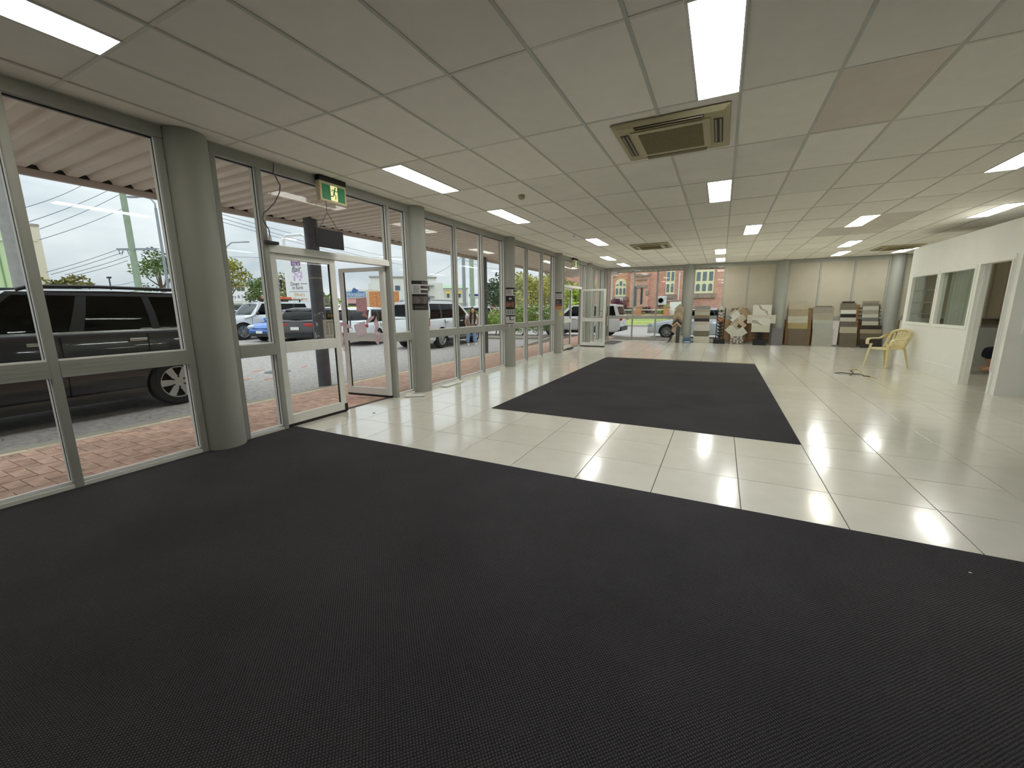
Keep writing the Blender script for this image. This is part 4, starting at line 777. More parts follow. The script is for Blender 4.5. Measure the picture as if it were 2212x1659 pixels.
def car(label, pm_, L, W, H, loc, ang, style='suv', belt=None, wbase=None, r=.36, rails=False, front=None, detail=1, group='cars parked along the street', divs=None, name='car', lowtrim=True, spokes=6, wstyle=0, doors=True, tail='side', noparts=False):
    t = thing(name, label, 'car', loc, ang, group); wbase = wbase or L*.585; belt = belt or H*.6; hw = W/2
    hood = {'suv': belt-.03, 'sedan': belt-.10, 'hatch': belt-.08, '4wd': belt-.03}[style]; fo = L/2-(L-wbase)*.46; xf_, xr_ = wbase/2+.02, -wbase/2+.02
    zb = .24 if style != 'sedan' else .2
    if style in ('suv', 'hatch', '4wd'): dk = belt; rear = [(-.5, .46, belt-.28, .84), (-.488, .34, belt-.04, .93), (-.45, .28, belt, .97)]
    else: dk = belt+.02; rear = [(-.5, .42, belt-.2, .84), (-.485, .3, belt-.02, .92), (-.42, .24, dk, .97)]
    st_ = rear+[(-.25, zb, belt, 1), (0, zb, belt, 1), (.16, zb, belt, 1), (.24, zb, belt-.01, .995), (.33, zb, hood, .98), (.43, zb+.04, hood-.08, .94), (.485, zb+.1, hood-.24, .84), (.5, zb+.2, hood-.36, .74)]
    if style == '4wd': st_ = rear+[(-.25, .4, belt, 1), (0, .4, belt, 1), (.16, .4, belt, 1), (.24, .4, belt-.01, .995), (.4, .42, hood-.05, .97), (.48, .45, hood-.12, .93), (.5, .5, hood-.26, .88)]
    rings = []
    for x, z0, z1, f in st_:
        h = hw*f; s = [(.84*h, z0), (.96*h, z0+.07), (h, z0+.35*(z1-z0)), (h*.995, z0+.7*(z1-z0)), (.975*h, z1-.07), (.92*h, z1)]
        rings.append([(x*L, y, z) for y, z in s]+[(x*L, 0, z1+.025)]+[(x*L, -y, z) for y, z in reversed(s)])
    body = MB().loft(rings).build('body', pm_, t, smooth=32)
    if not noparts:
        cs = []
        for wx_ in (xf_, xr_):
            for s in (-1, 1): me = MB().cyl((wx_, s*(hw-.30), r), (wx_, s*(hw+.2), r), r*1.13, n=28).mesh('c', WELL); cs.append(link(me, 'c', None)); cs[-1].parent = t
        bpy.context.view_layer.update(); cut(body, cs)
    # greenhouse
    xr0, xf0, xr1, xf1 = {'suv': (-.485*L, .235*L, -.44*L, .06*L), '4wd': (-.485*L, .2*L, -.45*L, .09*L), 'hatch': (-.475*L, .27*L, -.36*L, .06*L), 'sedan': (-.36*L, .26*L, -.2*L, .05*L)}[style]
    wb_, wt_ = hw*.915, hw*(.76 if style != '4wd' else .82); zt = H-.06
    def S(s, t_, o=0, sg=1):
        xb = xr0+(xf0-xr0)*s; xt = xb+(xf1-xf0)*max(s, 0)**2.6+(xr1-xr0)*max(1-s, 0)**3; bow = .03*math.sin(math.pi*t_)
        return Vector((xb+(xt-xb)*t_, sg*(wb_+(wt_-wb_)*t_+bow+o), belt+(zt-belt)*t_))
    # roof
    rr = []
    for q, dz in ((-.02, -.05), (0, -.012), (.12, .02), (.5, .03), (.85, .015), (1, -.02), (1.03, -.06)):
        x = xr1+(xf1-xr1)*q; rr.append([(x, s*wt_*a, zt+dz+.035*(1-a**4)+(0 if a < .98 else -.0)) for s, a in ((1, 1), (1, .8), (1, .4), (-1, .4), (-1, .8), (-1, 1))]+[(x, -wt_*1.0, zt+dz-.03), (x, wt_*1.0, zt+dz-.03)])
    MB().loft(rr).build('roof', pm_, t, smooth=40)
    dv = divs or [0, .055, .27, .315, .585, .635, .93, 1]
    pl = MB(); plb = MB()
    for sg in (1, -1):
        for q in range(0, len(dv)-1, 2):
            a, b_ = dv[q], dv[q+1]; tgt = pl if q in (0, len(dv)-2) else plb
            tgt.loft([[S(a, tt, .004, sg), S(b_, tt, .004, sg), S(b_, tt, -.05, sg), S(a, tt, -.05, sg)] for tt in (0, .5, 1)])
        for q in range(1, len(dv)-1, 2):
            a, b_ = dv[q], dv[q+1]
            g = MB().loft([[S(a, tt, .0, sg), S(b_, tt, .0, sg), S(b_, tt, -.006, sg), S(a, tt, -.006, sg)] for tt in (.02, .35, .7, .93)]); g.build('side_window', CG if detail else CG, t, smooth=60)
        tgt = MB().loft([[S(a, -.02, .008, sg), S(a, .035, .008, sg), S(a, .035, -.03, sg), S(a, -.02, -.03, sg)] for a in (.02, .3, .6, .97)]); tgt.build('window_trim', CHROME if pm_.name.endswith('navy') else TRIM, t)
        tp = MB().loft([[S(a, .92, .006, sg), S(a, 1.0, .006, sg), S(a, 1.0, -.04, sg), S(a, .92, -.04, sg)] for a in (0, .3, .6, 1)]); tp.build('roof_side', pm_, t)
    pl.build('pillars', pm_, t, smooth=40); plb.build('door_pillars', TRIM, t, smooth=40)
    f = lambda s, t_, o: [S(s, t_, 0, 1)+Vector((o, -.03, 0)), S(s, t_, 0, -1)+Vector((o, .03, 0))]
    for s, nm, m_ in ((1, 'windscreen', CGL), (0, 'rear_window', CG)):
        t0, t1 = (.02, .93) if s else (.14 if style != 'sedan' else .05, .88); A, B = f(s, t0, 0); Cc, D = f(s, t1, 0); mid0 = (A+B)/2+Vector((.06 if s else -.05, 0, 0)); mid1 = (Cc+D)/2+Vector((.05 if s else -.04, 0, 0)); o = Vector((-.006 if s else .006, 0, 0))
        MB().loft([[A, A+o, Cc+o, Cc], [mid0, mid0+o, mid1+o, mid1], [B, B+o, D+o, D]]).build(nm, m_, t, smooth=60)
    if style != 'sedan': # tailgate band under the rear window
        A, B = f(0, 0, -.01); Cc, D = f(0, .14, -.01); MB().ext([A, B, D, Cc], (.03, 0, 0)).build('tailgate_band', pm_, t)
        A, B = f(0, .88, -.02); Cc, D = f(0, 1.03, -.06); MB().ext([A, B, D, Cc], (.09, 0, 0)).build('spoiler', pm_, t)
        x_ = S(0, .2).x-.07; MB().obox((x_, .1, belt+.13), (.015, .36, .018), Matrix.Rotation(.1, 3, 'X')).build('rear_wiper', BLK, t)
    MB().box(xr0+.1, xf0-.1, -wb_+.06, wb_-.06, belt-.12, belt-.02).build('cabin_deck', SEAT, t)
    for sx in ((.1, -.28) if detail else (.1,)):
        for s in (-1, 1):
            x = sx*L*.62+.05; b = MB().loft([[(x-.06, s*.4-.22, belt-.1), (x+.06, s*.4-.22, belt-.1), (x+.06, s*.4+.22, belt-.1), (x-.06, s*.4+.22, belt-.1)], [(x-.14, s*.4-.18, belt+.2), (x-.04, s*.4-.18, belt+.2), (x-.04, s*.4+.18, belt+.2), (x-.14, s*.4+.18, belt+.2)]]); b.ball((x-.11, s*.4, belt+.33), .1, 6, sc=(.6, 1.25, 1)); b.build('seat', SEAT, t, smooth=50)
    for s in (-1, 1):
        MB().ball((xf0-.16*L*.33, s*(hw+.1), belt+.06), .12, 6, sc=(.5, .85, .75)).build('door_mirror', pm_ if style != '4wd' else TRIM, t, smooth=60)
        if doors:
            for dx in (.03*L, -.215*L):
                hd = MB().box(dx-.11, dx+.11, s*(hw*.985), s*(hw*.985+.035), belt-.15, belt-.105).build('door_handle', pm_ if not pm_.name.endswith('navy') else CHROME, t, bevel=.012)
            sb = MB()
            for dx in (.2*L, -.02*L, -.245*L): sb.box(dx-.004, dx+.004, s*hw*.94, s*(hw*1.003), zb+.12, belt-.05)
            sb.build('door_seams', WELL, t)
        if lowtrim: MB().loft([[(x, s*hw*q, zb-.02), (x, s*(hw*1.012), zb+.0), (x, s*(hw*1.012), zb+.13), (x, s*hw*.93, zb+.13)] for x, q in ((xr_+r*1.15, .9), (xf_-r*1.15, .9))]).build('side_skirt', TRIM if style != 'suv' or not pm_.name.endswith('navy') else pm_, t)
        # lamps
        MB().obox((L*.462, s*hw*.74, hood-.20), (.26, .3, .13), Matrix.Rotation(-s*.5, 3, 'Z') @ Matrix.Rotation(.25, 3, 'Y')).build('head_lamp', HEADL, t, bevel=.03)
        if tail == 'wide': MB().obox((-.488*L, s*hw*.66, belt-.14), (.14, .52, .13), Matrix.Rotation(s*.25, 3, 'Z')).build('tail_lamp', TAILL, t, bevel=.025)
        else: MB().obox((-.482*L, s*hw*.86, belt-.14), (.16, .26, .26), Matrix.Rotation(s*.35, 3, 'Z')).build('tail_lamp', TAILL, t, bevel=.03)
        if rails:
            MB().tube([S(.06, 1, 0, s)+Vector((0, 0, .02)), S(.12, 1, 0, s)+Vector((0, 0, .075)), S(.5, 1, 0, s)+Vector((0, 0, .085)), S(.84, 1, 0, s)+Vector((0, 0, .07)), S(.93, 1, 0, s)+Vector((0, 0, .02))], .024, 8).build('roof_rail', TRIM if pm_.name.endswith('navy') else STEEL, t, smooth=60)
    MB().loft([[(-.5*L-.03, y, .34), (-.5*L-.03, y, .56), (-.47*L, y*1.08, .56), (-.47*L, y*1.08, .34)] for y in (-hw*.84, hw*.84)]).build('rear_bumper', TRIM if lowtrim else pm_, t, bevel=.02)
    MB().box(-.5*L-.035, -.5*L-.02, -.19, .19, .66, .79).build('rear_plate', PLATE, t); MB().box(.495*L, .505*L+.02, -.19, .19, .42, .54).build('front_plate', PLATE, t)
    MB().ext([(.5*L+.005, -.42, .5), (.5*L+.005, .42, .5), (.49*L+.01, .5, hood-.26), (.49*L+.01, -.5, hood-.26)], (-.06, 0, 0)).build('grille', GRIL, t); MB().box(.46*L, .5*L+.015, -hw*.7, hw*.7, zb+.02, zb+.2).build('front_bumper', TRIM if lowtrim else pm_, t, bevel=.03)
    ty, rim = wheel_meshes(r, .22, spokes, wstyle)
    for wx_ in (xf_, xr_):
        for s in (-1, 1):
            wl = thing('wheel', loc=(wx_, s*(hw-.12), r), rz=0 if s > 0 else math.pi); wl.parent = t
            link(ty, 'tyre', wl); link(rim, 'rim', wl)
    return t
# the parked vehicles
PN = paint('navy', (17, 18, 23)); PWc = paint('white', (226, 228, 230)); PBl = paint('blue', (24, 104, 196)); PBr = paint('brown', (58, 50, 50)); PSi = paint('silver_white', (206, 212, 220)); PRd = paint('red', (150, 30, 34)); PGr = paint('graphite', (90, 94, 100))
car('very dark station wagon parked at the kerb outside the first windows', PN, 4.25, 1.88, 1.86, (-8.86, 2.08, GZ), R(-90), 'suv', belt=1.24, wbase=2.76, r=.38, rails=True, divs=[0, .05, .265, .30, .56, .61, .93, 1], tail='side')
mx = car('white seven seat wagon with its driver door open, person beside it', PWc, 4.8, 1.86, 1.83, (-10.74, 14.44, GZ), R(95), 'suv', belt=1.16, wbase=2.85, r=.39, rails=True, wstyle=1, tail='side', spokes=6)
car('white compact wagon seen from behind through the open glass door', PWc, 4.5, 1.85, 1.62, (-14.6, 14.3, GZ), R(110), 'hatch', belt=1.0, wbase=2.65, r=.34, tail='wide', wstyle=1, spokes=5)
w4 = car('white off road wagon with black bull bar and loaded roof rack', PWc, 4.95, 1.95, 1.98, (-22.7, 14.15, GZ), R(-95), '4wd', belt=1.28, wbase=2.85, r=.43, wstyle=1, spokes=6)
car('bright blue hatchback parked between brown hatchback and white off road wagon', PBl, 4.4, 1.85, 1.58, (-19.9, 14.2, GZ), R(-82), 'hatch', belt=1.0, wbase=2.65, r=.35, wstyle=1, spokes=7)
car('dark brown hatchback seen from behind beside the dark awning post', PBr, 4.3, 1.85, 1.62, (-17.2, 13.6, GZ), R(112), 'hatch', belt=1.02, wbase=2.64, r=.35, tail='wide', spokes=5)
car('white wagon parked on the side street beyond the far double door', PWc, 4.6, 1.85, 1.7, (-6.75, 21.75, GZ), R(180), 'suv', belt=1.08, wbase=2.7, r=.36, wstyle=1, spokes=5, tail='wide')
car('silvery white sedan parked on the side street behind the chevron display', PSi, 4.6, 1.82, 1.47, (-.95, 22.3, GZ), R(180), 'sedan', belt=.95, wbase=2.7, r=.33, wstyle=1, spokes=7, tail='wide', lowtrim=False)
# off-road extras of the white wagon
rk = MB(); 
for s in (-.62, .62): rk.box(-2.1, .45, s-.02, s+.02, 2.06, 2.1)
for q in range(9): rk.box(-2.05+q*.3, -2.0+q*.3, -.62, .62, 2.065, 2.09)
for q in (-1.9, -.9, .2):
    for s in (-.62, .62): rk.box(q-.03, q+.03, s-.03, s+.03, 1.95, 2.06)
rk.build('roof_rack', BLK, w4); MB().box(-1.5, -.3, -.4, .55, 2.1, 2.24).build('recovery_boards', mat('orange_board', (226, 110, 62), .6), w4, bevel=.03)
MB().tube([(2.5, -.9, .95), (2.62, -.6, .95), (2.66, 0, .95), (2.62, .6, .95), (2.5, .9, .95)], .09, 8).build('bull_bar', BLK, w4, smooth=60); MB().tube([(2.6, -.55, .8), (2.62, -.5, 1.3), (2.62, .5, 1.3), (2.6, .55, .8)], .035, 8).build('bar_hoop', BLK, w4, smooth=60); MB().box(2.42, 2.6, -.9, .9, .5, .85).build('steel_bumper', BLK, w4, bevel=.04)
MB().tube([(1.35, .98, 1.12), (1.05, 1.02, 1.2), (.85, .98, 1.3), (.5, .88, 1.95), (.62, .88, 2.02)], .05, 8).build('snorkel', WHT, w4, smooth=60); MB().tube([(2.55, .3, 1.2), (2.5, .3, 2.1)], .012, 6).build('aerial', BLK, w4)
# open driver door of the white wagon
od = thing('open_door', rz=R(-62), loc=(.92, -.90, 0)); od.parent = mx
MB().ext([(-1.02, 0, .35), (0, 0, .32), (0, 0, 1.16), (-1.05, 0, 1.16)], (0, -.09, 0)).build('door_skin', PWc, od, bevel=.02); MB().ext([(-.98, .004, .4), (-.04, .004, .38), (-.04, .004, 1.14), (-1.0, .004, 1.14)], (0, .03, 0)).build('door_lining', BLK, od)
MB().tube([(-1.02, -.04, 1.16), (-.95, .1, 1.68), (-.45, .12, 1.72), (-.02, -.02, 1.2)], .022, 6).build('window_frame', BLK, od, smooth=60); MB().ext([(-1.0, -.04, 1.17), (-.93, .1, 1.66), (-.45, .12, 1.69), (-.06, -.02, 1.2)], (0, .005, 0)).build('side_window', CGL, od); MB().ball((-.12, -.16, 1.2), .12, 6, sc=(.5, .9, .7)).build('door_mirror', PWc, od, smooth=60)
MB().box(-.5, 1.0, -.935, -.91, .42, 1.16).build('cabin_opening', WELL, mx); MB().box(-1.0, 1.1, -1.02, -.92, .34, .39).build('side_step', STEEL, mx, bevel=.01)
# far small cars
for (u, v, dep, c, ang, st, lb) in ((512, 686, 46, PSi, 100, 'sedan', 'small pale sedan parked before the stationery shop'), (540, 690, 60, PGr, 20, 'sedan', 'grey sedan far down the street near the stationery shop'), (735, 690, 29, PWc, 60, 'suv', 'white wagon beyond the brown hatchback'), (800, 683, 39, PSi, 140, 'hatch', 'pale blue hatchback before the orange brick wall'),
    (1123, 676, 44, PRd, 60, 'hatch', 'red hatchback parked behind the green hedge'), (1163, 678, 50, PWc, 30, 'suv', 'white wagon parked under the golden tree'), (1185, 676, 68, PWc, 200, 'sedan', 'white sedan parked under trees beyond the hedge'), (1012, 684, 30, PWc, 150, 'suv', 'white van behind the green power pole'), (1062, 676, 48, PRd, 10, 'hatch', 'red and white hatchback at the service station'), (1075, 668, 62, PWc, 5, 'suv', 'white wagon at the fuel pumps'), (1248, 690, 31, PWc, 165, 'suv', 'white wagon seen through the gap of the far open door')):
    p = wd(u, v, dep); car(lb, c, 4.4, 1.8, 1.5 if st == 'sedan' else 1.68, (p.x, p.y, GZ), R(ang), st, detail=0, doors=False, spokes=5, noparts=True)
# ================================================================== TREES, POLES, BUILDINGS
BARK = mat('tree_bark', (104, 88, 72), .9, var=.2, vscale=12, bump=.4)
def leafmat(n, c): return mat('leaves_'+n, c, .7, var=.4, vscale=1.4, detail=6)
LF = {'green': leafmat('green', (96, 120, 58)), 'gold': leafmat('gold', (158, 156, 66)), 'olive': leafmat('olive', (128, 124, 66)), 'dark': leafmat('dark', (62, 84, 52)), 'hedge': leafmat('hedge', (128, 152, 66)), 'lime': leafmat('lime', (150, 172, 58)), 'purple': leafmat('purple', (96, 44, 56))}
def leaves(b, c, rad, n, s, flat=1):
    for q in range(n):
        d = Vector((random.gauss(0, 1), random.gauss(0, 1), random.gauss(0, 1))).normalized()*(random.random()**.4); p = Vector((c[0]+d.x*rad[0], c[1]+d.y*rad[1], c[2]+d.z*rad[2]))
        a = Vector((random.gauss(0, 1), random.gauss(0, 1), random.gauss(0, .6))).normalized(); e_ = a.orthogonal().normalized()*s*random.uniform(.5, 1); a = a*s*random.uniform(.7, 1.4)
        b.add([p-a, p+e_*.6, p+a, p-e_*.6], [(0, 1, 2, 3)])
def tree(label, base, h, cr, kind, n=900, ls=.2, trunk=.14, blobs=9, low=.35, group='street trees'):
    t = thing('tree', label, 'tree', base, 0, group); top = Vector((random.uniform(-.3, .3), random.uniform(-.3, .3), h*.72)); b = MB(); b.tube([(0, 0, 0), (top.x*.3, top.y*.3, h*.3), top*.75, top], [trunk, trunk*.8, trunk*.5, trunk*.2], 8); cb = MB()
    for q in range(blobs):
        a = 2*math.pi*q/blobs+random.uniform(-.4, .4); rr = cr*random.uniform(.35, .75); z = h*random.uniform(low+.1, .88); c = Vector((rr*math.cos(a), rr*math.sin(a), z)) if q else Vector((0, 0, h*.86))
        if q == 0: c = Vector((0, 0, h-cr*.4))
        b.tube([top*random.uniform(.45, .8), c*.7+top*.15, c], [trunk*.4, trunk*.25, .01], 5); leaves(cb, c, (cr*.5, cr*.5, cr*.38), n//blobs, ls)
    b.build('trunk', BARK, t, smooth=50); cb.build('crown', LF[kind], t); return t
def gp(u, v, dep, z=GZ): p = wd(u, v, dep); return Vector((p.x, p.y, z))
def hz(u, v, dep): return wd(u, v, dep).z-GZ
tree('round olive tree above the dark wagon roof, left of the green pole', gp(147, 620, 31), hz(147, 598, 31), 1.8, 'olive', 900, .22)
tree('loose green tree behind the tall street light at the first window', gp(348, 620, 30), hz(348, 540, 30)+.2, 1.7, 'green', 1500, .11, blobs=8)
tree('yellow green tree beside the stationery shop, next to the round column', gp(497, 620, 29), hz(497, 552, 29), 1.25, 'gold', 1500, .1, blobs=10, low=.5)
tree('small green tree left of the door stile, before the stationery shop', gp(560, 620, 30), hz(560, 600, 30), 1.2, 'green', 1100, .1, blobs=8, low=.42)
tree('dry brownish tree behind the tall shop pylon sign', gp(618, 640, 36), hz(618, 588, 36), 1.9, 'olive', 1800, .12, blobs=9, low=.3)
tree('bright green bushy tree behind the post and the letter sticker', gp(713, 660, 37), hz(713, 636, 37), 2.0, 'hedge', 800, .24, low=.1)
tree('large golden green tree beyond the hedge', gp(1150, 650, 36), hz(1150, 593, 36), 2.2, 'gold', 3200, .12, blobs=10, low=.35)
tree('grey green tree at the right of the golden tree', gp(1190, 650, 40), hz(1188, 583, 40), 2.0, 'olive', 2600, .13, blobs=10, low=.2)
tree('tall dark conifer sprays high behind the service station', gp(1118, 650, 60), hz(1118, 585, 60), 3.0, 'dark', 1000, .3, blobs=10, low=.3)
tree('pine tree rising left of the second poster column', gp(1068, 650, 64), hz(1068, 600, 64), 2.4, 'dark', 900, .26, blobs=9, low=.3)
tree('low mixed bush behind the service station forecourt', gp(1090, 660, 86), hz(1090, 622, 86), 4.0, 'green', 900, .4, blobs=9, low=.1)
tree('bright yellow green tree seen through the gap of the far door', gp(1245, 650, 36), hz(1245, 612, 36)+.2, 2.0, 'lime', 1000, .2, blobs=9, low=.15)
tree('shady green tree behind the flag banner', gp(1222, 650, 42), hz(1222, 606, 42)+.2, 1.5, 'green', 900, .25, blobs=9, low=.1)
# clipped hedge in a kerbed bed
hb = thing('hedge', 'clipped leafy green hedge in a kerbed bed past the second post', 'hedge', (-9.0, 19.2, GZ)); b = MB(); tw = MB()
for (x, y, rx, ry, rz, z) in ((-1.3, -.75, .75, .6, .55, .95), (-.7, -.5, .7, .6, .6, .8), (.0, -.25, .7, .7, .75, .95), (.7, .1, .7, .7, .8, 1.0), (1.4, .35, .6, .7, .75, 1.0), (-1.9, -.9, .6, .5, .45, .85), (-2.5, -1.1, .6, .5, .5, 1.0)):
    leaves(b, (x, y, z), (rx, ry, rz), 1500, .05); tw.tube([(x, y, 0), (x+.1, y, .5), (x, y+.1, z)], .03, 5); tw.tube([(x+.2, y, 0), (x+.3, y-.1, .5), (x+.4, y, z)], .02, 5)
b.build('foliage', LF['hedge'], hb, kind='stuff'); tw.build('stems', BARK, hb)
kb = MB(); kb.tube([(-12.2, 17.55, GZ+.06), (-10.3, 18.05, GZ+.06), (-9.0, 18.4, GZ+.06), (-7.9, 18.9, GZ+.06), (-7.7, 19.6, GZ+.06)], .1, 8); kb.build('garden_kerb', CONC, None, kind='structure')
bed = MB().ext([(-12.4, 17.7, GZ), (-10.2, 18.15, GZ), (-9.0, 18.5, GZ), (-8.0, 19.0, GZ), (-7.8, 19.7, GZ), (-9, 21, GZ), (-12.4, 21, GZ)], (0, 0, .05)).build('garden_bed', mat('dark_mulch', (66, 56, 46), .95, var=.3, vscale=30, bump=.5), kind='structure')
# poles, street lights, wires
GRNP = mat('green_treated_pole', (152, 168, 144), .8, var=.1, vscale=5); GALV = mat('galvanised_steel', (150, 156, 162), .45, .4); CONCP = mat('grey_concrete_pole', (150, 148, 144), .85, var=.12, vscale=6)
def pole(nm, label, u, v, dep, h, r, m, group='street poles'):
    p = gp(u, v, dep); t = thing(nm, label, 'pole', p, 0, group); MB().cyl((0, 0, 0), (0, 0, h), r, r*.78, 14).build('shaft', m, t, smooth=40); return t, p
t, p = pole('utility_pole', 'thick weathered grey pole at the far left before the green wall', 34, 580, 12.5, 8, .15, CONCP)
t1, p1 = pole('utility_pole', 'pale green timber power pole with a crossarm seen in the first window', 296, 600, 26, 11.5, .19, GRNP, 'timber power poles')
rd = Vector((RV.x, RV.y, 0)).normalized()
cz = hz(300, 540, 26); b = MB(); b.obox((rd.x*.3, rd.y*.3, cz), (2.5, .1, .12), Matrix.Rotation(math.atan2(rd.y, rd.x), 3, 'Z')); b.build('crossarm', GALV, t1)
b = MB()
for q in (-.85, -.3, .75, 1.35): b.tube([(rd.x*q, rd.y*q, cz-.05), (rd.x*q+.05, rd.y*q, cz-.3), (rd.x*(q+.15), rd.y*(q+.15), cz-.32), (rd.x*(q+.25), rd.y*(q+.25), cz-.08)], .018, 6)
b.build('insulators', DARK, t1, smooth=50); MB().obox((rd.x*.9, rd.y*.9, hz(290, 434, 26)), (.9, .06, .06), Matrix.Rotation(math.atan2(rd.y, rd.x), 3, 'Z')).build('bracket', GALV, t1)
t3, p3 = pole('utility_pole', 'slim grey lamp pole behind the parked white wagon', 1003, 640, 40, 10, .18, GALV); t4, p4 = pole('utility_pole', 'pale green power pole standing between lamp pole and dark awning post', 1020, 640, 33, 10, .2, GRNP, 'timber power poles')
t2, p2 = pole('street_light', 'tall single arm street light close to the green power pole', 360, 600, 24, hz(350, 437, 24)-.5, .085, GALV, 'street lights'); h = hz(350, 437, 24)
MB().tube([(0, 0, h-.5), (0, 0, h-.25), (-rd.x*.2, -rd.y*.2, h), (-rd.x*.6, -rd.y*.6, h+.1), (-rd.x*1.0, -rd.y*1.0, h+.1)], .045, 8).build('arm', GALV, t2, smooth=50); MB().obox((-rd.x*1.25, -rd.y*1.25, h+.1), (.55, .2, .09), Matrix.Rotation(math.atan2(rd.y, rd.x), 3, 'Z')).build('lamp_head', GALV, t2, bevel=.03)
t5, p5 = pole('street_light', 'double arm street light behind the yellow green tree', 495, 610, 33, hz(495, 545, 33), .08, GALV, 'street lights'); h = hz(495, 545, 33)
for s in (-1, 1): MB().tube([(0, 0, h-.1), (s*rd.x*.15, s*rd.y*.15, h+.35), (s*rd.x*.6, s*rd.y*.6, h+.68), (s*rd.x*1.6, s*rd.y*1.6, h+.72)], .045, 8).build('arm', GALV, t5, smooth=50); MB().obox((s*rd.x*1.75, s*rd.y*1.75, h+.72), (.5, .18, .08), Matrix.Rotation(math.atan2(rd.y, rd.x), 3, 'Z')).build('lamp_head', GALV, t5, bevel=.02)
t6, p6 = pole('street_light', 'short distant flood light pole above the dark wagon roof', 240, 625, 60, hz(238, 601, 60), .1, DARK, 'street lights'); MB().obox((0, 0, hz(238, 600, 60)), (.8, .3, .25)).build('lamp_head', DARK, t6)
WIRE = mat('power_cable', (84, 90, 96), .6)
def wire(a, b_, sag, label, r=.014):
    P_ = []
    for q in range(13): s = q/12; p = a.lerp(b_, s); P_.append(p-Vector((0, 0, 4*sag*s*(1-s))))
    o = P_[0]; MB().tube([p-o for p in P_], r, 5).build('power_line', WIRE, None, smooth=60, loc=o, label=label, cat='cable', group='overhead power lines')
A1 = lambda u, v, d=26: wd(u, v, d)
wl = [((40, 452, 18), (178, 400, 25)), ((50, 483, 18), (240, 408, 25)), ((85, 495, 20), (262, 418, 25.5)), ((85, 518, 20), (268, 449, 26))]
ORD = ('topmost', 'second from top', 'third from top', 'lowest')
for q, (a, b_) in enumerate(wl): wire(A1(*a), A1(*b_), .1, ORD[q]+' of four wires slanting high across the first window')
for q, (a, b_) in enumerate([((100, 588, 22), (260, 537, 26)), ((110, 593, 22), (268, 544, 26)), ((140, 594, 22), (280, 552, 26)), ((150, 598, 22), (276, 563, 26))]): wire(A1(*a), A1(*b_), .05, ORD[q]+' of four wires running into the crossarm of the green pole')
for q, (a, b_) in enumerate([((440, 452, 22), (905, 566, 60)), ((440, 460, 22), (905, 578, 60)), ((440, 468, 22), (860, 570, 55))]): wire(A1(*a), A1(*b_), .3, ORD[q+(q > 1)]+' of three long wires crossing above the front double door')
wire(A1(500, 555, 33), A1(905, 553, 60), .2, 'level overhead wire behind the double arm street light'); wire(A1(922, 598, 40), A1(1000, 553, 40), .25, 'drooping service wire right of the first poster column'); wire(A1(1000, 560, 40), A1(1120, 575, 50), .6, 'high wire between poles and the golden tree'); wire(A1(200, 616, 40), A1(290, 608, 30), .2, 'low wire left of the green pole')
# buildings: built square to the street at their own distance
def bframe(u, v, dep, yaw=0):
    p = gp(u, v, dep); a = math.atan2(rd.y, rd.x)+yaw; return p, a
def hgt(v, u, dep): return hz(u, v, dep)
def wid(px, dep): return px*dep/FPX
WHB = mat('white_render', (226, 226, 218), .8, var=.03, vscale=1); CRB = mat('cream_render', (222, 210, 190), .8, var=.03); GRB = mat('green_render', (198, 218, 172), .8, var=.03); DWIN = mat('building_glass', (80, 92, 102), .12, spec=.8); BLUES = mat('sign_blue', (32, 60, 130), .5); SIGNW = mat('sign_white', (236, 236, 234), .5); NAVYI = mat('sign_navy_ink', (40, 56, 104), .5)
# green and cream shop at far left (fronts square to the line of sight)
def bray(u, dep): p = gp(u, 600, dep); return p, math.atan2(p.y, p.x)-math.pi/2
p, a = bray(38, 34); t = thing('building', 'pale green rendered shop wall at the far left behind the thick pole', 'building', p, a); h = hgt(484, 20, 34)
MB().box(-9, -.05, 0, 6, 0, h).build('green_wall', GRB, t); MB().box(-9, 0, -.12, 0, h-1.5, h-1.35).build('moulding', WHB, t); MB().box(-.75, -.67, -.06, 0, 0, h-1.6).build('downpipe', mat('pipe_green', (120, 150, 100), .7), t)
p, a = bray(80, 42); t = thing('building', 'cream block end wall between the pale green shop and the sky', 'building', p, a); h = hgt(486, 80, 42); MB().box(-3, .85, 0, 8, 0, h).build('wall', CRB, t); MB().box(-3, .9, -.05, 0, h-.25, h).build('parapet', mat('grey_cap', (160, 152, 144), .8), t); MB().box(.0, .55, -.08, 0, h-1.7, h-1.4).build('moulding', CRB, t)
# stationery shop
D = 75; p, a = bframe(548, 690, D); t = thing('building', 'white two storey stationery shop with blue lettering on its fascia', 'building', p, a); h = hgt(617, 548, D); wl_, wr_ = -wid(90, D), wid(70, D); z1 = hgt(650, 548, D); z0 = hgt(656, 548, D)
MB().box(wl_, wr_, 0, 8, 0, h).build('wall', WHB, t); MB().box(wl_-.1, wr_+.1, -.2, 0, h-.2, h+.1).build('parapet', mat('grey_cap', (160, 152, 144)), t); MB().box(wl_, wr_, -2.2, 0, z0, hgt(652, 548, D)+.05).build('street_awning', WHB, t); zs0, zs1 = hgt(651, 548, D), hgt(634, 548, D); MB().box(wl_, wr_, -2.3, -2.15, zs0, zs1).build('fascia_sign', SIGNW, t)
text('Stationery & Services', NAVYI, t, wid(78, D), (zs1-zs0)*.5, facing((-wid(14, D)+wid(2, D), -2.32, (zs0+zs1)/2), (1, 0, 0))); MB().box(-wid(62, D), -wid(56, D), -2.33, -2.3, zs0+.1, zs1-.1).build('logo_panel', BLUES, t)
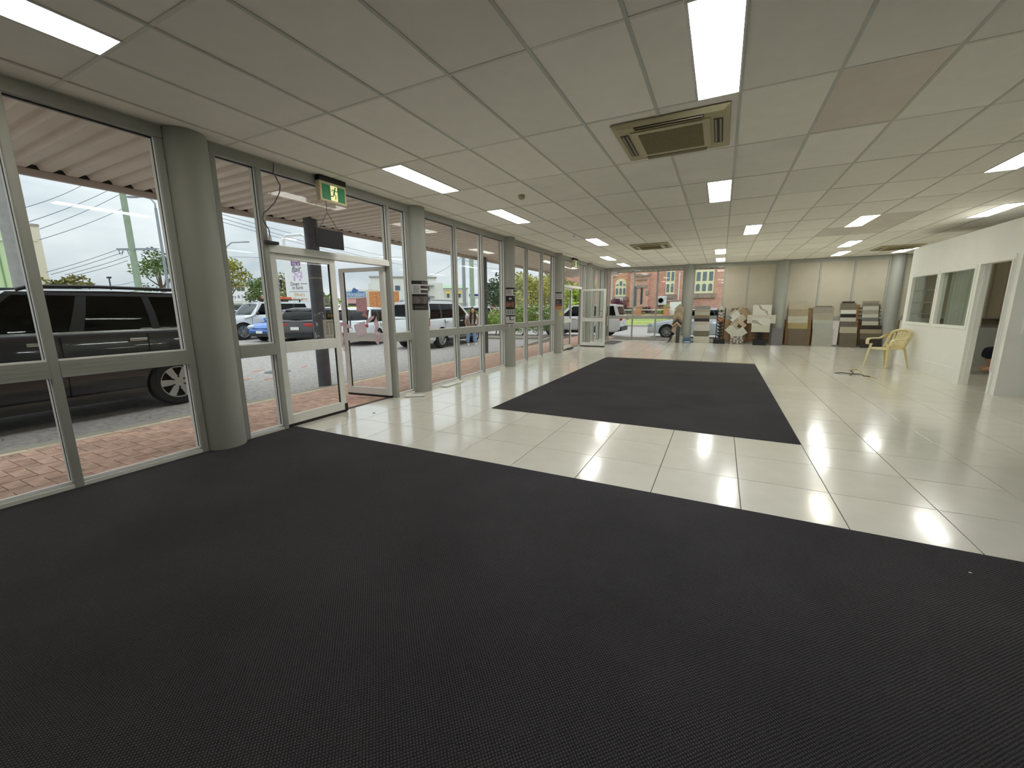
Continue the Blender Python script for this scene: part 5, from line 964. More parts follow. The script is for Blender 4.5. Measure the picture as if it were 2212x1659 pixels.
for q in range(7):
    x = wl_+.8+q*(wr_-wl_-1)/7; MB().box(x, x+1.5, -.03, .05, .2, z0-.3).build('shop_window', DWIN, t)
    if q in (1, 3, 4, 6): MB().box(x+.2, x+1.2, -.06, -.03, 1.9, 2.6).build('window_poster', [mat('poster_yellow', (232, 190, 40), .6), mat('poster_orange', (206, 120, 60), .6)][q % 2], t)
for u in (510, 524, 533, 590): x = wid(u-548, D); MB().box(x-.32, x+.32, -.03, .05, hgt(629, 548, D), hgt(621, 548, D)).build('window', DWIN, t)
# tall shop pylon sign
D = 27; p, a = bframe(654, 690, D); t = thing('pylon_sign', 'tall white pylon sign listing tile, craft and book shops', 'sign', p, a); hw_ = wid(27, D); hp = hgt(541, 654, D); ht = hgt(514, 645, D)
MB().box(-hw_, hw_, -.12, .12, .3, hp).build('cabinet', SIGNW, t); MB().box(hw_-.12, hw_, -.13, .13, .3, hp+.02).build('edge_trim', WHT, t)
MB().tube([(-hw_+.1, 0, hp), (-hw_+.1, 0, ht-.2), (-hw_+.3, 0, ht), (hw_-.35, 0, ht+.05), (hw_-.15, 0, ht-.1), (hw_-.15, 0, hp)], .09, 8).build('top_loop', WHT, t, smooth=50)
for s in (-.5, .5): MB().cyl((s, 0, 0), (s, 0, .4), .08).build('leg', GALV, t)
yz = lambda v: hgt(v, 654, D); PUR = mat('sign_purple', (122, 84, 130), .5); LIL = mat('sign_lilac', (206, 178, 212), .5); DKI = mat('sign_dark_ink', (44, 36, 50), .5); GOLD = mat('sign_gold_ink', (214, 160, 36), .5)
MB().box(-wid(11, D), wid(8, D), -.13, -.12, yz(577), yz(565)).build('purple_panel', PUR, t); MB().box(-wid(8, D), wid(6, D), -.133, -.13, yz(568.5), yz(566.5)).build('strip', LIL, t); text('TILE', SIGNW, t, wid(15, D), yz(571)-yz(577.0), facing((-wid(1.5, D), -.135, (yz(571)+yz(577))/2), (1, 0, 0))); text('flair', DKI, t, wid(20, D), yz(577)-yz(589), facing((-wid(.5, D), -.135, yz(583)), (1, 0, .12)), font_shear=.3)
b = MB()
for (u0, u1, v0, v1) in ((-9, -4, 588, 592), (2, 6, 588, 592), (-6, 1, 592, 597), (7, 10, 588, 602), (-1, 2, 597, 602), (-9, -5, 598, 608), (3, 7, 603, 608), (4, 8, 597, 600)): b.box(wid(u0, D), wid(u1, D), -.13, -.12, yz(v1), yz(v0))
b.build('mosaic_logo', LIL, t)
text('Down', DKI, t, wid(18, D), yz(610)-yz(618), facing((-wid(7, D), -.13, yz(614)), (1, 0, 0))); text('to Earth', DKI, t, wid(23, D), yz(619)-yz(626), facing((-wid(2, D), -.13, yz(622)), (1, 0, 0))); b = MB()
for v in (629.5, 630.5, 652): b.box(-wid(20, D), wid(20, D), -.125, -.12, yz(v+.5), yz(v))
b.box(wid(5, D), wid(19, D), -.125, -.12, yz(615), yz(613)); b.build('divider', mat('sign_grey_line', (150, 150, 160), .5), t)
text("Elliott's", GOLD, t, wid(21, D), yz(633)-yz(640), facing((wid(1, D), -.13, yz(636.5)), (1, 0, 0))); text('Book Shop', GOLD, t, wid(30, D), yz(643)-yz(650), facing((wid(2, D), -.13, yz(646.5)), (1, 0, 0)))
# store fence with big sign and orange panelled wall
D = 46; p, a = bframe(774, 680, D); t = thing('building', 'low shopfront with a blue horse sign and bright window posters', 'building', p, a); yz = lambda v: hgt(v, 770, D); x0, x1 = -wid(25, D), wid(32, D)
MB().box(x0, x1, 0, 4, 0, yz(626)).build('wall', CRB, t); MB().box(-wid(22, D), wid(21, D), -.15, 0, yz(643.5), yz(628.5)).build('sign_board', SIGNW, t); MB().box(-wid(21, D), wid(20, D), -.18, -.15, yz(642), yz(630)).build('sign_band', mat('sign_sky_blue', (92, 142, 190), .5), t); text('Horseland', SIGNW, t, wid(37, D), yz(631)-yz(641), facing((-wid(.5, D), -.2, yz(636)), (1, 0, 0)))
hd = [(-9, 632), (-8, 627), (-6, 624.5), (-5.5, 622.5), (-4, 623.5), (-2.5, 622), (0, 624.5), (3, 626), (5.5, 627), (5, 629), (2, 629.5), (1, 632)]; MB().ext([(wid(q, D), -.18, yz(v)) for q, v in hd], (0, -.02, 0)).build('horse_head', mat('sign_slate_blue', (70, 104, 160), .5), t)
for (u0, u1, v0, v1, c) in ((-20, -2, 645, 655, (216, 168, 170)), (-20, 0, 656, 661, (60, 50, 52)), (-19, -5, 662, 670, (240, 206, 60)), (0, 20, 646, 672, (206, 136, 130)), (-20, 20, 671, 676, (196, 120, 80))): MB().box(wid(u0, D), wid(u1, D), -.05, 0, yz(v1), yz(v0)).build('window_poster', mat('shop_%d%d' % (u0+30, v0), c, .6, var=.15, vscale=2), t)
D = 44; p, a = bframe(838, 680, D); t = thing('fence', 'orange brown speckled panel wall beside the horse shop', 'wall', p, a); h = hgt(630, 838, D); orm = mat('orange_stone_panel', (206, 138, 84), .85, var=.35, vscale=7)
for q in range(4): MB().box(-wid(38, D)+q*wid(16, D), -wid(38, D)+(q+1)*wid(16, D)-.03, 0, .2, 0, h).build('panel', orm, t)
# white two storey block with flat awnings
D = 66; p, a = bframe(905, 685, D, .25); t = thing('building', 'white flat roofed two storey block with dark windows behind the first poster column', 'building', p, a); yz = lambda v: hgt(v, 900, D); X = lambda u: wid(u-905, D)
MB().box(X(805), X(850), .5, 8, 0, yz(614)).build('wall', WHB, t); MB().box(X(810), X(945), 0, 8, 0, yz(600)).build('wall', WHB, t); MB().box(X(930), X(958), -.4, 8, 0, yz(612)).build('wall', WHB, t); MB().box(X(808), X(946), -.15, 0, yz(602), yz(600)+.1).build('parapet', mat('grey_cap', (160, 152, 144)), t)
for (u0, u1, v0, v1) in ((843, 851, 619, 628), (859, 869, 618, 628), (922, 929, 619, 629), (922, 929, 641, 650), (868, 874, 648, 656)): MB().box(X(u0), X(u1), -.06, .05, yz(v1), yz(v0)).build('window', DWIN, t)
for v in (618, 641): MB().box(X(915), X(939), -1.2, 0, yz(v+1), yz(v-.5)).build('flat_awning', STEEL, t)
# cottage with green roof
D = 80; p, a = bframe(985, 685, D, .15); t = thing('house', 'cream cottage with green tin roof and small yellow awnings', 'house', p, a); yz = lambda v: hgt(v, 985, D); X = lambda u: wid(u-985, D); GRF = mat('green_tin_roof', (160, 186, 152), .5)
MB().box(X(953), X(1012), 0, 8, 0, yz(623)).build('wall', WHB, t)
MB().loft([[(X(951), -.6, yz(623)), (X(951), 8.5, yz(623)), (X(951), 4, yz(613))], [(X(1014), -.6, yz(623)), (X(1014), 8.5, yz(623)), (X(1000), 4, yz(613))]]).build('roof', GRF, t)
for u in (970, 994): 
    MB().box(X(u-2.5), X(u+2.5), -.06, .05, yz(643), yz(634)).build('window', DWIN, t); MB().ext([(X(u-5), 0, yz(629)), (X(u+4), 0, yz(629)), (X(u+4), -1, yz(634)), (X(u-5), -1, yz(634))], (0, 0, -.08)).build('awning', mat('yellow_awning', (232, 196, 90), .6), t)
MB().box(X(956), X(1010), -.5, 0, yz(655), yz(651)).build('verandah_rail', WHB, t)
# service station canopy
D = 70; p, a = bframe(1062, 685, D); t = thing('canopy', 'white service station canopy with a blue stripe and pumps', 'canopy', p, a); yz = lambda v: hgt(v, 1062, D); X = lambda u: wid(u-1062, D)
MB().box(X(1013), X(1118), 0, 7, yz(642.5), yz(634)).build('canopy_slab', SIGNW, t); b = MB(); b.box(X(1015), X(1071), -.05, 0, yz(639.5), yz(635.5)); b.box(X(1106), X(1117), -.05, 0, yz(639.5), yz(635.5)); b.build('blue_stripe', BLUES, t); text('M', BLUES, t, wid(4, D), yz(635.5)-yz(639.5), facing((X(1076), -.06, yz(637.5)), (1, 0, 0)))
for u in (1022, 1058, 1108): MB().box(X(u)-.15, X(u)+.15, 3, 3.3, 0, yz(642)).build('canopy_post', WHT, t)
for u in (1040, 1066, 1084): MB().box(X(u)-.4, X(u)+.4, 3, 3.6, 0, 1.9).build('fuel_pump', mat('pump_red', (190, 92, 70), .5), t)
# ------------------------------------------------------------------ side street and brick church
VER = mat('mown_grass', (150, 172, 92), .95, var=.2, vscale=3, bump=.4, bscale=40)
MB().loft([[(-28, 33.5, GZ+.1), (28, 33.5, GZ+.1), (28, 33.5, -1), (-28, 33.5, -1)], [(-28, 41.6, .30), (28, 41.6, .30), (28, 41.6, -1), (-28, 41.6, -1)], [(-28, 60, .5), (28, 60, .5), (28, 60, -1), (-28, 60, -1)]]).build('grass_verge', VER, kind='structure')
MB().box(-28, 28, 33.3, 33.55, GZ-.1, GZ+.14).build('kerb_far', CONC, kind='structure'); MB().box(-28, 28, 36.0, 37.0, .0, .13).build('dry_grass_strip', mat('dry_grass', (206, 196, 128), .95, var=.15, vscale=3), kind='structure')
def brickmat(n, c1, c2, mort, sc):
    m = mat(n, c1, .85); t = m.node_tree; b = t.nodes['Principled BSDF']; co = N(t, 'ShaderNodeTexCoord').outputs['Object']; mp_ = N(t, 'ShaderNodeMapping'); mp_.inputs['Rotation'].default_value = (R(90), 0, 0); t.links.new(co, mp_.inputs[0])
    br_ = N(t, 'ShaderNodeTexBrick'); br_.inputs['Color1'].default_value = lin(c1); br_.inputs['Color2'].default_value = lin(c2); br_.inputs['Mortar'].default_value = lin(mort); br_.inputs['Scale'].default_value = sc; br_.inputs['Mortar Size'].default_value = .012; br_.inputs['Bias'].default_value = -.1
    n_ = N(t, 'ShaderNodeTexNoise'); n_.inputs['Scale'].default_value = .9; n_.inputs['Detail'].default_value = 5; mx_ = N(t, 'ShaderNodeMixRGB', blend_type='MULTIPLY'); mx_.inputs[0].default_value = .5; rp_ = N(t, 'ShaderNodeValToRGB'); rp_.color_ramp.elements[0].position = .35; rp_.color_ramp.elements[0].color = (.62, .58, .58, 1); rp_.color_ramp.elements[1].position = .6
    t.links.new(co, n_.inputs[0]); t.links.new(n_.outputs['Fac'], rp_.inputs[0]); t.links.new(mp_.outputs[0], br_.inputs[0]); t.links.new(br_.outputs[0], mx_.inputs[1]); t.links.new(rp_.outputs[0], mx_.inputs[2]); t.links.new(mx_.outputs[0], b.inputs['Base Color']); return m
BK = brickmat('church_brick', (228, 172, 150), (204, 148, 134), (226, 206, 194), 3.2); SAND = mat('grey_sandstone', (160, 142, 132), .9, var=.2, vscale=3); OBR = mat('orange_brick_trim', (216, 166, 132), .85, var=.2, vscale=6); CRW = mat('cream_window_paint', (240, 234, 196), .5); LEAD = mat('leadlight', (120, 128, 134), .25, var=.2, vscale=5)
YC = 46.0; chz = .5
def cw(u, v): q = wy(u, v, YC); return q.x+5, q.z
chu = thing('church', 'red brick church with stone trims and cream leadlight windows', 'church', (-5, YC, 0))
MB().box(-12, 16, 0, 12, 0, 9.5).build('wall', BK, chu)
def cwin(u0, u1, v0, v1, lights, arch, tr=.45):
    x0, zb_ = cw(u0, v1); x1, _ = cw(u1, v1); _, zt_ = cw((u0+u1)/2, v0); W_ = x1-x0; xc_ = (x0+x1)/2; sp = zt_-(W_*.5 if arch else 0)
    def outline(o):
        if not arch: return [(x0-o, zb_-o), (x1+o, zb_-o), (x1+o, zt_+o), (x0-o, zt_+o)]
        P_ = [(x0-o, zb_-o), (x1+o, zb_-o)]
        for q in range(13): a = math.pi*q/12; P_.append((xc_+(W_/2+o)*math.cos(a), sp+(W_/2+o)*math.sin(a)))
        return P_
    if arch: MB().ext([(x, .02, z) for x, z in outline(.42)], (0, -.08, 0)).build('arch_surround', OBR, chu)
    fr_ = MB().ext([(x, .02, z) for x, z in outline(0)], (0, -.14, 0)).build('window', CRW, chu); g = MB(); zm = zb_+(zt_-zb_)*(1-tr); s = W_/lights
    for q in range(lights):
        a, b_ = x0+s*q+s*.18, x0+s*(q+1)-s*.18; r_ = (b_-a)/2
        P_ = [(a, zb_+.22), (b_, zb_+.22)]+[((a+b_)/2+r_*math.cos(math.pi*k/8), zm-.15-r_+r_*math.sin(math.pi*k/8)) for k in range(9)]
        g.ext([(x, -.13, z) for x, z in P_], (0, -.012, 0)); top = zt_-.2
        if arch: top = sp+math.sqrt(max((W_/2-.15)**2-max(abs((a+b_)/2-xc_)-0, 0)**2, .01))-.15
        if top > zm+.3: g.ext([(a, -.13, zm+.12), (b_, -.13, zm+.12), (b_, -.13, top-(.0 if not arch else .12*(b_ > xc_+.3))), (a, -.13, top-(.0 if not arch else .12*(a < xc_-.3)))], (0, -.012, 0))
    g.build('leadlight', LEAD, fr_); MB().box(x0-.2, x1+.2, -.22, .0, zb_-.45, zb_-.02).build('stone_sill', SAND, chu)
cwin(1329, 1352.5, 602, 641, 3, True); cwin(1437.5, 1456, 583, 636, 2, False, .5); cwin(1500, 1540, 583, 634, 3, False, .52)
px0, pz0 = cw(1367, 660); px1, _ = cw(1402, 660)
MB().box(px0-.2, px1, -1.0, 0, 0, 6.2).build('porch', brickmat('porch_brick', (232, 180, 158), (208, 156, 142), (216, 192, 178), 3.2), chu)
x0, z1 = cw(1376, 594); x1, z2 = cw(1409, 598); MB().box(x0, x1, -1.12, -.95, z2, z1).build('string_course', SAND, chu)
x0, z1 = cw(1378, 604); x1, z2 = cw(1402, 606); MB().box(x0, x1, -1.12, -.95, z2, z1).build('string_course', SAND, chu); x0, z1 = cw(1379, 617); x1, z2 = cw(1402, 622); MB().box(x0, x1, -1.1, -.95, z2, z1).build('stone_lintel', SAND, chu); MB().ext([(px0-.2, -1.05, 5.2), (px0+1.0, -1.05, 6.6), (px0+1.0, -1.05, 6.2), (px0-.2, -1.05, 4.8)], (0, -.1, 0)).build('raking_stone', SAND, chu)
x0, z0 = cw(1370, 661); x1, _ = cw(1377.5, 661); _, zt_ = cw(1374, 619); r_ = (x1-x0)/2; MB().ext([(x0, -1.02, z0), (x1, -1.02, z0)]+[((x0+x1)/2+r_*math.cos(math.pi*k/8), -1.02, zt_-r_+r_*math.sin(math.pi*k/8)) for k in range(9)], (0, -.03, 0)).build('arched_door', mat('church_door', (96, 104, 108), .6), chu)
x0, z0 = cw(1386.5, 657); x1, _ = cw(1390.5, 657); _, zt_ = cw(1388, 620); MB().box(x0, x1, -1.04, -1.0, z0, zt_).build('lancet', mat('dark_lancet', (62, 60, 60), .5), chu)
x0, z0 = cw(1359, 642); x1, zt_ = cw(1361.5, 630); MB().box(x0, x1, -.04, 0, z0, zt_).build('slot_window', mat('dark_lancet', (62, 60, 60)), chu)
for (u0, u1, v0, v1, m) in ((1398, 1404, 628, 638, SAND), (1408, 1419, 628, 639, SAND), (1408, 1412, 600, 662, OBR), (1440, 1456, 638, 642, SAND)): x0, z0 = cw(u0, v1); x1, zt_ = cw(u1, v0); MB().box(x0, x1, -.12 if u0 > 1405 else -1.08, 0, z0, zt_).build('buttress_stone', m, chu)
x0, _ = cw(1402, 660); x1, _ = cw(1418, 660); MB().box(x0, x1, -.5, 0, 0, 5.2).build('buttress', brickmat('porch_brick', (1, 1, 1), (1, 1, 1), (1, 1, 1), 3.2) if False else BK, chu)
b = MB(); A = [cw(*q) for q in ((1331, 652), (1321.5, 652), (1323.5, 596), (1334, 596))]; b.tube([(x, -.1, z) for x, z in A], .07, 6); A = [cw(*q) for q in ((1441, 649), (1465, 648), (1468.5, 589))]; b.tube([(x, -.1, z) for x, z in A], .07, 6); b.build('white_pipe', WHT, chu, smooth=50)
def acu(u0, u1, v0, v1, lb):
    a = wy(u0, v1, YC-.5); b_ = wy(u1, v0, YC-.5); t = thing('condenser_unit', lb, 'air conditioner', ((a.x+b_.x)/2, YC-.5, a.z), group='white outdoor condensers on the church wall'); w_ = b_.x-a.x; h_ = b_.z-a.z
    MB().box(-w_/2, w_/2, 0, .4, 0, h_).build('case', WHT, t, bevel=.02); c = (-w_*.17, -.01, h_*.5); m = MB().lathe([(.001, 0), (h_*.3, 0), (h_*.34, -.02), (h_*.34, .01)], 24, 'Y', c); m.build('fan_grille', mat('fan_grey', (168, 172, 170), .6), t); b = MB()
    for q in range(4): b.lathe([(h_*(.07+.07*q), -.03), (h_*(.085+.07*q), -.03), (h_*(.085+.07*q), -.02), (h_*(.07+.07*q), -.02), (h_*(.07+.07*q), -.03)], 20, 'Y', c)
    b.build('fan_rings', WHT, t); b = MB()
    for q in range(3): b.box(w_*.28, w_*.4, -.008, 0, h_*(.62+.1*q), h_*(.66+.1*q))
    b.build('badge', mat('grey_badge', (130, 130, 134), .6), t); MB().box(-w_/2, -w_/2+.06, .0, .5, -.12, 0).build('bracket', GALV, t); MB().box(w_/2-.06, w_/2, .0, .5, -.12, 0).build('bracket', GALV, t)
acu(1329.5, 1345, 643, 655, 'white outdoor condenser below the arched church window'); acu(1421, 1440, 639.5, 658.5, 'white outdoor condenser beside the tall two light church window')
MB().box(px0-6, px0+.2, -2.0, -1.0, .2, cw(1340, 665)[1]).build('stone_steps', mat('dark_stone_base', (112, 100, 96), .9, var=.3, vscale=3), chu); MB().box(px1, 14, -1.2, -.2, .2, cw(1340, 671)[1]).build('stone_base', mat('dark_stone_base', (112, 100, 96)), chu)
# low church fence
fz = YC-4.2; F_ = lambda u, v: wy(u, v, fz); lf = thing('low_wall', 'low brick front wall with square piers and white rails before the church', 'wall', (-5, fz, .2)); x0 = F_(1300, 680).x+5
zt_ = F_(1400, 678.5).z-.2; MB().box(-9, 14, -.12, .12, -.2, zt_).build('plinth', mat('pale_brick_plinth', (206, 172, 146), .85, var=.2, vscale=4), lf); zr = F_(1400, 669.5).z-.2; MB().box(-9, 14, -.03, .03, zr-.03, zr+.05).build('rail', WHT, lf)
for u in (1322, 1379, 1439, 1500, 1560):
    q = F_(u, 680).x+5; zp = F_(u, 664).z-.2; MB().box(q-.24, q+.24, -.24, .24, -.2, zp).build('pier', brickmat('pier_brick', (206, 138, 106), (186, 116, 90), (216, 190, 170), 3.2), lf); MB().box(q-.28, q+.28, -.28, .28, zp, zp+.1).build('pier_cap', SAND, lf)
def bush(label, u, v, y, rad, kind, n, ls, lift=.0):
    p = wy(u, v, y); t = thing('shrub', label, 'shrub', (p.x, y, .35), 0, 'shrubs before the church'); b = MB()
    for q in range(5): leaves(b, (random.uniform(-.5, .5)*rad[0], random.uniform(-.3, .3), rad[2]*random.uniform(.5, 1.2)+lift), (rad[0]*.6, .4, rad[2]*.5), n//5, ls)
    b.build('foliage', LF[kind], t); m = MB()
    for q in range(4): m.tube([(0, 0, 0), (random.uniform(-.3, .3)*rad[0], 0, rad[2]*.4+lift*.6), (random.uniform(-.7, .7)*rad[0], 0, rad[2]+lift)], .03, 5)
    m.build('stems', BARK, t)
bush('purple leaved shrub under the left condenser', 1338, 675, 43.6, (1.0, .4, .8), 'purple', 450, .12, .6); bush('bright green rounded shrub by the right brick pier', 1436, 675, 43.2, (.9, .4, .7), 'lime', 500, .1, .1); bush('small purple shrub in front of the porch', 1396, 672, 43.6, (.7, .4, .6), 'purple', 200, .1, .2); bush('low green plant in the middle of the church bed', 1391, 677, 42.6, (.7, .3, .35), 'green', 200, .09)
wb_ = thing('notice_board', 'plain white board behind the right end of the low church wall', 'sign', F_(1458, 681)); MB().box(-.55, 1.2, .3, .36, 0, 1.25).build('panel', WHT, wb_); 
for s in (-.45, 1.0): MB().box(s-.03, s+.03, .36, .42, -.4, 1.2).build('post', GALV, wb_)
# feather banner and small things past the far door
bp_ = wz(1222, 712, GZ); ban = thing('feather_banner', 'leaning pale lilac feather banner outside the far double door', 'flag', bp_); q0 = wd(1223, 706, (bp_.x*FV.x+bp_.y*FV.y+(bp_.z-CAM_H)*FV.z)); D = bp_.x*FV.x+bp_.y*FV.y+(bp_.z-CAM_H)*FV.z
E_ = lambda u, v: wd(u, v, D)-bp_
MB().tube([E_(1221, 708), E_(1226, 680), E_(1233, 650), E_(1236, 640)], [.02, .015, .012, .008], 6).build('mast', GALV, ban, smooth=50)
MB().loft([[E_(1223, 692), E_(1226, 689), E_(1226, 689)+FV*.01, E_(1223, 692)+FV*.01], [E_(1225, 676), E_(1233, 672), E_(1233, 672)+FV*.01, E_(1225, 676)+FV*.01], [E_(1229, 657), E_(1236, 652), E_(1236, 652)+FV*.01, E_(1229, 657)+FV*.01], [E_(1232, 645), E_(1236.5, 641), E_(1236.5, 641)+FV*.01, E_(1232, 645)+FV*.01]]).build('sail', mat('lilac_fabric', (178, 168, 204), .8, var=.15, vscale=3), ban)
# ================================================================== PEOPLE
SKIN = mat('skin', (206, 158, 132), .55); HAIR = mat('dark_brown_hair', (44, 30, 26), .55); TEE = mat('cream_knit_tee', (222, 212, 200), .85, var=.08, vscale=30); DENIM = mat('light_blue_denim', (142, 168, 206), .85, var=.12, vscale=22); SHOE = mat('white_sneaker', (230, 226, 222), .6); NAVYS = mat('navy_shorts', (22, 24, 38), .85)
def skin_mesh(name, V, E, Rr, m, parent, root=0, sub=2):
    me = bpy.data.meshes.new(name); me.from_pydata([tuple(v) for v in V], E, []); o = bpy.data.objects.new(name, me); C.objects.link(o)
    o.modifiers.new('s', 'SKIN'); s = o.modifiers.new('u', 'SUBSURF'); s.levels = sub; s.render_levels = sub
    for i, r_ in enumerate(Rr): o.data.skin_vertices[0].data[i].radius = (r_, r_) if not isinstance(r_, tuple) else r_
    o.data.skin_vertices[0].data[root].use_root = True
    dg = bpy.context.evaluated_depsgraph_get(); n_ = bpy.data.meshes.new_from_object(o.evaluated_get(dg)); bpy.data.objects.remove(o); n_.materials.clear()
    for q in (m if isinstance(m, list) else [m]): n_.materials.append(q)
    n_.polygons.foreach_set('use_smooth', [True]*len(n_.polygons)); return link(n_, name, parent)
def chain(pts, rad): return pts, [(i, i+1) for i in range(len(pts)-1)], rad
def head(parent, c, M, hair=True):
    b = MB(); rings = []
    for i in range(13):
        a = math.pi*i/12-math.pi/2; z = .115*math.sin(a); ring = []
        for j in range(20):
            th = 2*math.pi*j/20; r_ = max(math.cos(a), .03); fx = math.cos(th); x = (.095 if fx > 0 else .10)*r_*fx; y = .075*r_*math.sin(th)
            if z < 0: y *= 1-.28*(-z/.115)**1.5; x += .012*(-z/.115) if fx > 0 else 0.02*(-z/.115)
            if abs(math.sin(th)) < .32 and fx > 0 and -.035 < z < .012: x += .016*(1-abs(math.sin(th))/.32)*(1 if z < 0 else .4)   # nose
            if .012 < z < .04 and fx > 0: x -= .006*(1 if .2 < abs(math.sin(th)) < .6 else 0)                                     # eye hollows
            if -.062 < z < -.045 and fx > .8: x += .006
            ring.append((x, y, z))
        rings.append(ring)
    b.loft(rings)
    for s in (-1, 1): b.ball((-.01, s*.076, -.005), .02, 5, sc=(.8, .4, 1.4))
    b.v = [tuple(c+M @ Vector(v)) for v in b.v]; b.build('head', SKIN, parent, smooth=70)
    f = MB()
    for s in (-1, 1): f.ball((.082, s*.03, .016), .011, 5, sc=(.5, 1.2, .8))
    f.ball((.09, 0, -.055), .012, 5, mi=1, sc=(.5, 1.7, .5)); f.v = [tuple(c+M @ Vector(v)) for v in f.v]; f.build('face_features', [HAIR, mat('lips', (170, 90, 86), .5)], parent, smooth=70)
def hand(parent, wrist, M, m=SKIN, curl=.5):
    V, E, Rr = [Vector((0, 0, 0)), Vector((.045, 0, 0)), Vector((.085, 0, -.004))], [(0, 1), (1, 2)], [(.026, .018), (.038, .016), (.036, .015)]
    V = [wrist+M @ v for v in V]; skin_mesh('palm', V, E, Rr, m, parent, sub=1)
    for k, (y, l) in enumerate(((-.03, .07), (-.01, .08), (.01, .075), (.028, .058))):
        p0 = Vector((.075, y, 0)); p1 = Vector((.095+l*.35, y*1.15, -.006)); p2 = p1+Vector((l*.4*math.cos(curl), 0, -l*.4*math.sin(curl))); p3 = p2+Vector((l*.3*math.cos(curl*2), 0, -l*.3*math.sin(curl*2)))
        skin_mesh('finger', [wrist+M @ v for v in (p0, p1, p2, p3)], [(0, 1), (1, 2), (2, 3)], [.010, .009, .0085, .0075], m, parent, sub=1)
    skin_mesh('thumb', [wrist+M @ Vector(v) for v in ((.02, -.02, 0), (.05, -.05, -.005), (.08, -.06, -.012))], [(0, 1), (1, 2)], [.013, .011, .009], m, parent, sub=1)
# woman leaning forward with hands on her thighs, looking toward the shop
wp = wz(1018.5, 745, GZ); wo = thing('person', 'woman with long dark hair in pale tee and blue jeans leaning forward by car', 'person', wp, math.atan2(-wp.y, -wp.x)+R(14))
pel = Vector((-.12, 0, .86)); chest = Vector((.16, 0, 1.17)); neck = Vector((.25, 0, 1.30)); V = [pel, Vector((.02, 0, 1.02)), chest, Vector((.21, 0, 1.25)), neck, Vector((.29, 0, 1.36))]; E = [(0, 1), (1, 2), (2, 3), (3, 4), (4, 5)]; Rr = [(.15, .11), (.125, .10), (.15, .105), (.11, .08), .05, .05]
for s in (-1, 1):
    n = len(V); V += [Vector((-.10, s*.1, .80)), Vector((.05, s*.14, .47)), Vector((-.02, s*.155, .09)), Vector((.1, s*.16, .05))]; E += [(0, n), (n, n+1), (n+1, n+2), (n+2, n+3)]; Rr += [.095, .06, .042, .035]
    n = len(V); V += [Vector((.18, s*.2, 1.22)), Vector((.15, s*.27, .98)), Vector((.13, s*.22, .76))]; E += [(3, n), (n, n+1), (n+1, n+2)]; Rr += [.058, .042, .03]
skin_mesh('body', V, E, Rr, SKIN, wo); head(wo, Vector((.36, 0, 1.43)), Matrix.Rotation(.15, 3, 'Y') @ Matrix.Rotation(-.35, 3, 'Z'))
skin_mesh('tee_shirt', [Vector((-.10, 0, .90)), Vector((.03, 0, 1.03)), chest, Vector((.2, 0, 1.26)), Vector((.18, .2, 1.23)), Vector((.165, .25, 1.09)), Vector((.18, -.2, 1.23)), Vector((.165, -.25, 1.09))], [(0, 1), (1, 2), (2, 3), (3, 4), (4, 5), (3, 6), (6, 7)], [(.19, .15), (.175, .14), (.18, .13), (.13, .10), .09, .075, .09, .075], TEE, wo, root=2)
V = [pel+Vector((0, 0, .03))]; E = []; Rr = [(.175, .135)]
for s in (-1, 1): n = len(V); V += [Vector((-.09, s*.1, .76)), Vector((.05, s*.14, .47)), Vector((.0, s*.155, .25)), Vector((-.01, s*.16, .10))]; E += [(0, n), (n, n+1), (n+1, n+2), (n+2, n+3)]; Rr += [.112, .082, .085, .10]
skin_mesh('jeans', V, E, Rr, DENIM, wo)
for s in (-1, 1):
    b = MB().loft([[(x, s*.16-w_, 0), (x, s*.16+w_, 0), (x, s*.16+w_*.8, z), (x, s*.16-w_*.8, z)] for x, w_, z in ((-.08, .035, .07), (.0, .045, .085), (.1, .048, .065), (.17, .035, .04))]); b.build('shoe', SHOE, wo, bevel=.012, smooth=60)
    hand(wo, Vector((.13, s*.21, .76)), Matrix(((.3, 0, .95), (0, -s if False else 1, 0), (-.95, 0, .3))), curl=.6)
hr = MB(); hc = Vector((.36, 0, 1.43)); hr.ball((hc.x-.02, 0, hc.z+.025), .118, 8, sc=(.93, .84, .98)); hr.ball((hc.x-.09, 0, hc.z+.13), .05, 6)
hb_ = hr.build('hair_cap', HAIR, wo, smooth=70)
for v in hb_.data.vertices:
    d = v.co-hc
    if d.x > .045 and d.z < .075: v.co.x = hc.x+.04
for s in (-1, 1): skin_mesh('hair_lock', [hc+Vector((-.03, s*.06, .05)), hc+Vector((.0, s*.085, -.08)), hc+Vector((-.02, s*.10, -.25)), hc+Vector((-.06, s*.085, -.45)), hc+Vector((-.08, s*.07, -.56))], [(i, i+1) for i in range(4)], [.04, .048, .05, .042, .018], HAIR, wo)
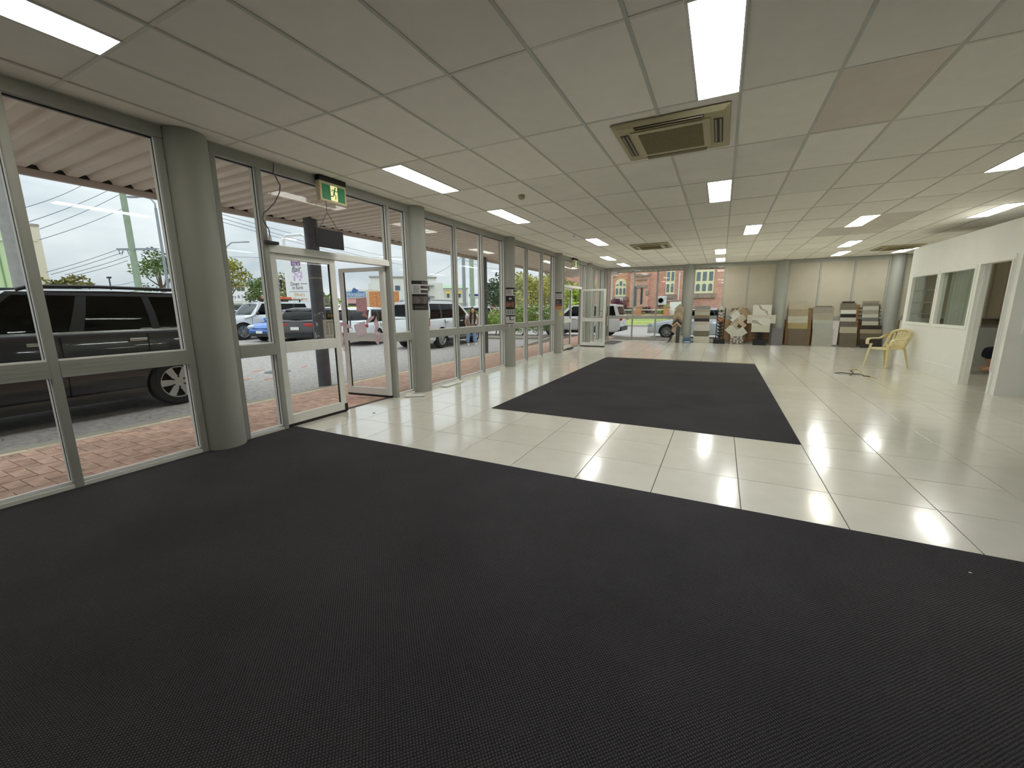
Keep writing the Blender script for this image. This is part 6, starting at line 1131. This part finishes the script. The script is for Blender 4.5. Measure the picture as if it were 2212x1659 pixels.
# person kneeling inside the office
op = wz(2136, 803, 0); kn = thing('person', 'person in navy shorts and tee crouching inside the office doorway', 'person', op+Vector((.17, -.08, 0)), R(165))
KO = Vector((-.34, 0, 0))
V = [*[KO+Vector(q) for q in ((-.1, 0, .36), (-.04, 0, .55), (.03, 0, .78), (.06, 0, .9), (.08, 0, .98))]]; E = [(0, 1), (1, 2), (2, 3), (3, 4)]; Rr = [(.16, .13), (.15, .12), (.17, .12), (.09, .08), .06]
for s in (-1, 1):
    n = len(V); V += [KO+Vector((.0, s*.12, .36)), Vector((.26, s*.16, .46)), Vector((.17, s*.16, .1)), Vector((.33, s*.17, .045))]; E += [(0, n), (n, n+1), (n+1, n+2), (n+2, n+3)]; Rr += [.10, .065, .045, .04]
    n = len(V); V += [KO+Vector((.02, s*.22, .86)), KO+Vector((.16, s*.27, .64)), KO+Vector((.38, s*.2, .54))]; E += [(2, n), (n, n+1), (n+1, n+2)]; Rr += [.06, .045, .032]
skin_mesh('body', V, E, Rr, SKIN, kn); head(kn, KO+Vector((.15, 0, 1.10)), Matrix.Rotation(.45, 3, 'Y')); skin_mesh('tee_shirt', [KO+Vector(q) for q in ((-.08, 0, .46), (-.02, 0, .6), (.03, 0, .78), (.05, 0, .88), (.03, .22, .86), (.08, .26, .75), (.03, -.22, .86), (.08, -.26, .75))], [(0, 1), (1, 2), (2, 3), (3, 4), (4, 5), (3, 6), (6, 7)], [(.18, .15), (.17, .14), (.185, .135), (.11, .1), .09, .07, .09, .07], NAVYS, kn, root=2)
V = [KO+Vector((-.1, 0, .37))]; E = []; Rr = [(.185, .15)]
for s in (-1, 1): n = len(V); V += [KO+Vector((.02, s*.12, .37)), Vector((.25, s*.16, .46)), Vector((.24, s*.16, .27))]; E += [(0, n), (n, n+1), (n+1, n+2)]; Rr += [.125, .09, .085]
skin_mesh('shorts', V, E, Rr, NAVYS, kn)
kh = MB(); kh.ball((-.21, 0, 1.13), .118, 8, sc=(.92, .84, .95)); o = kh.build('hair_cap', HAIR, kn, smooth=70)
for v in o.data.vertices:
    if v.co.x > -.14 and v.co.z < 1.16: v.co.x = -.15
for s in (-1, 1): hand(kn, Vector((.04, s*.2, .54)), Matrix(((.9, 0, .43), (0, 1, 0), (-.43, 0, .9))), curl=.7)
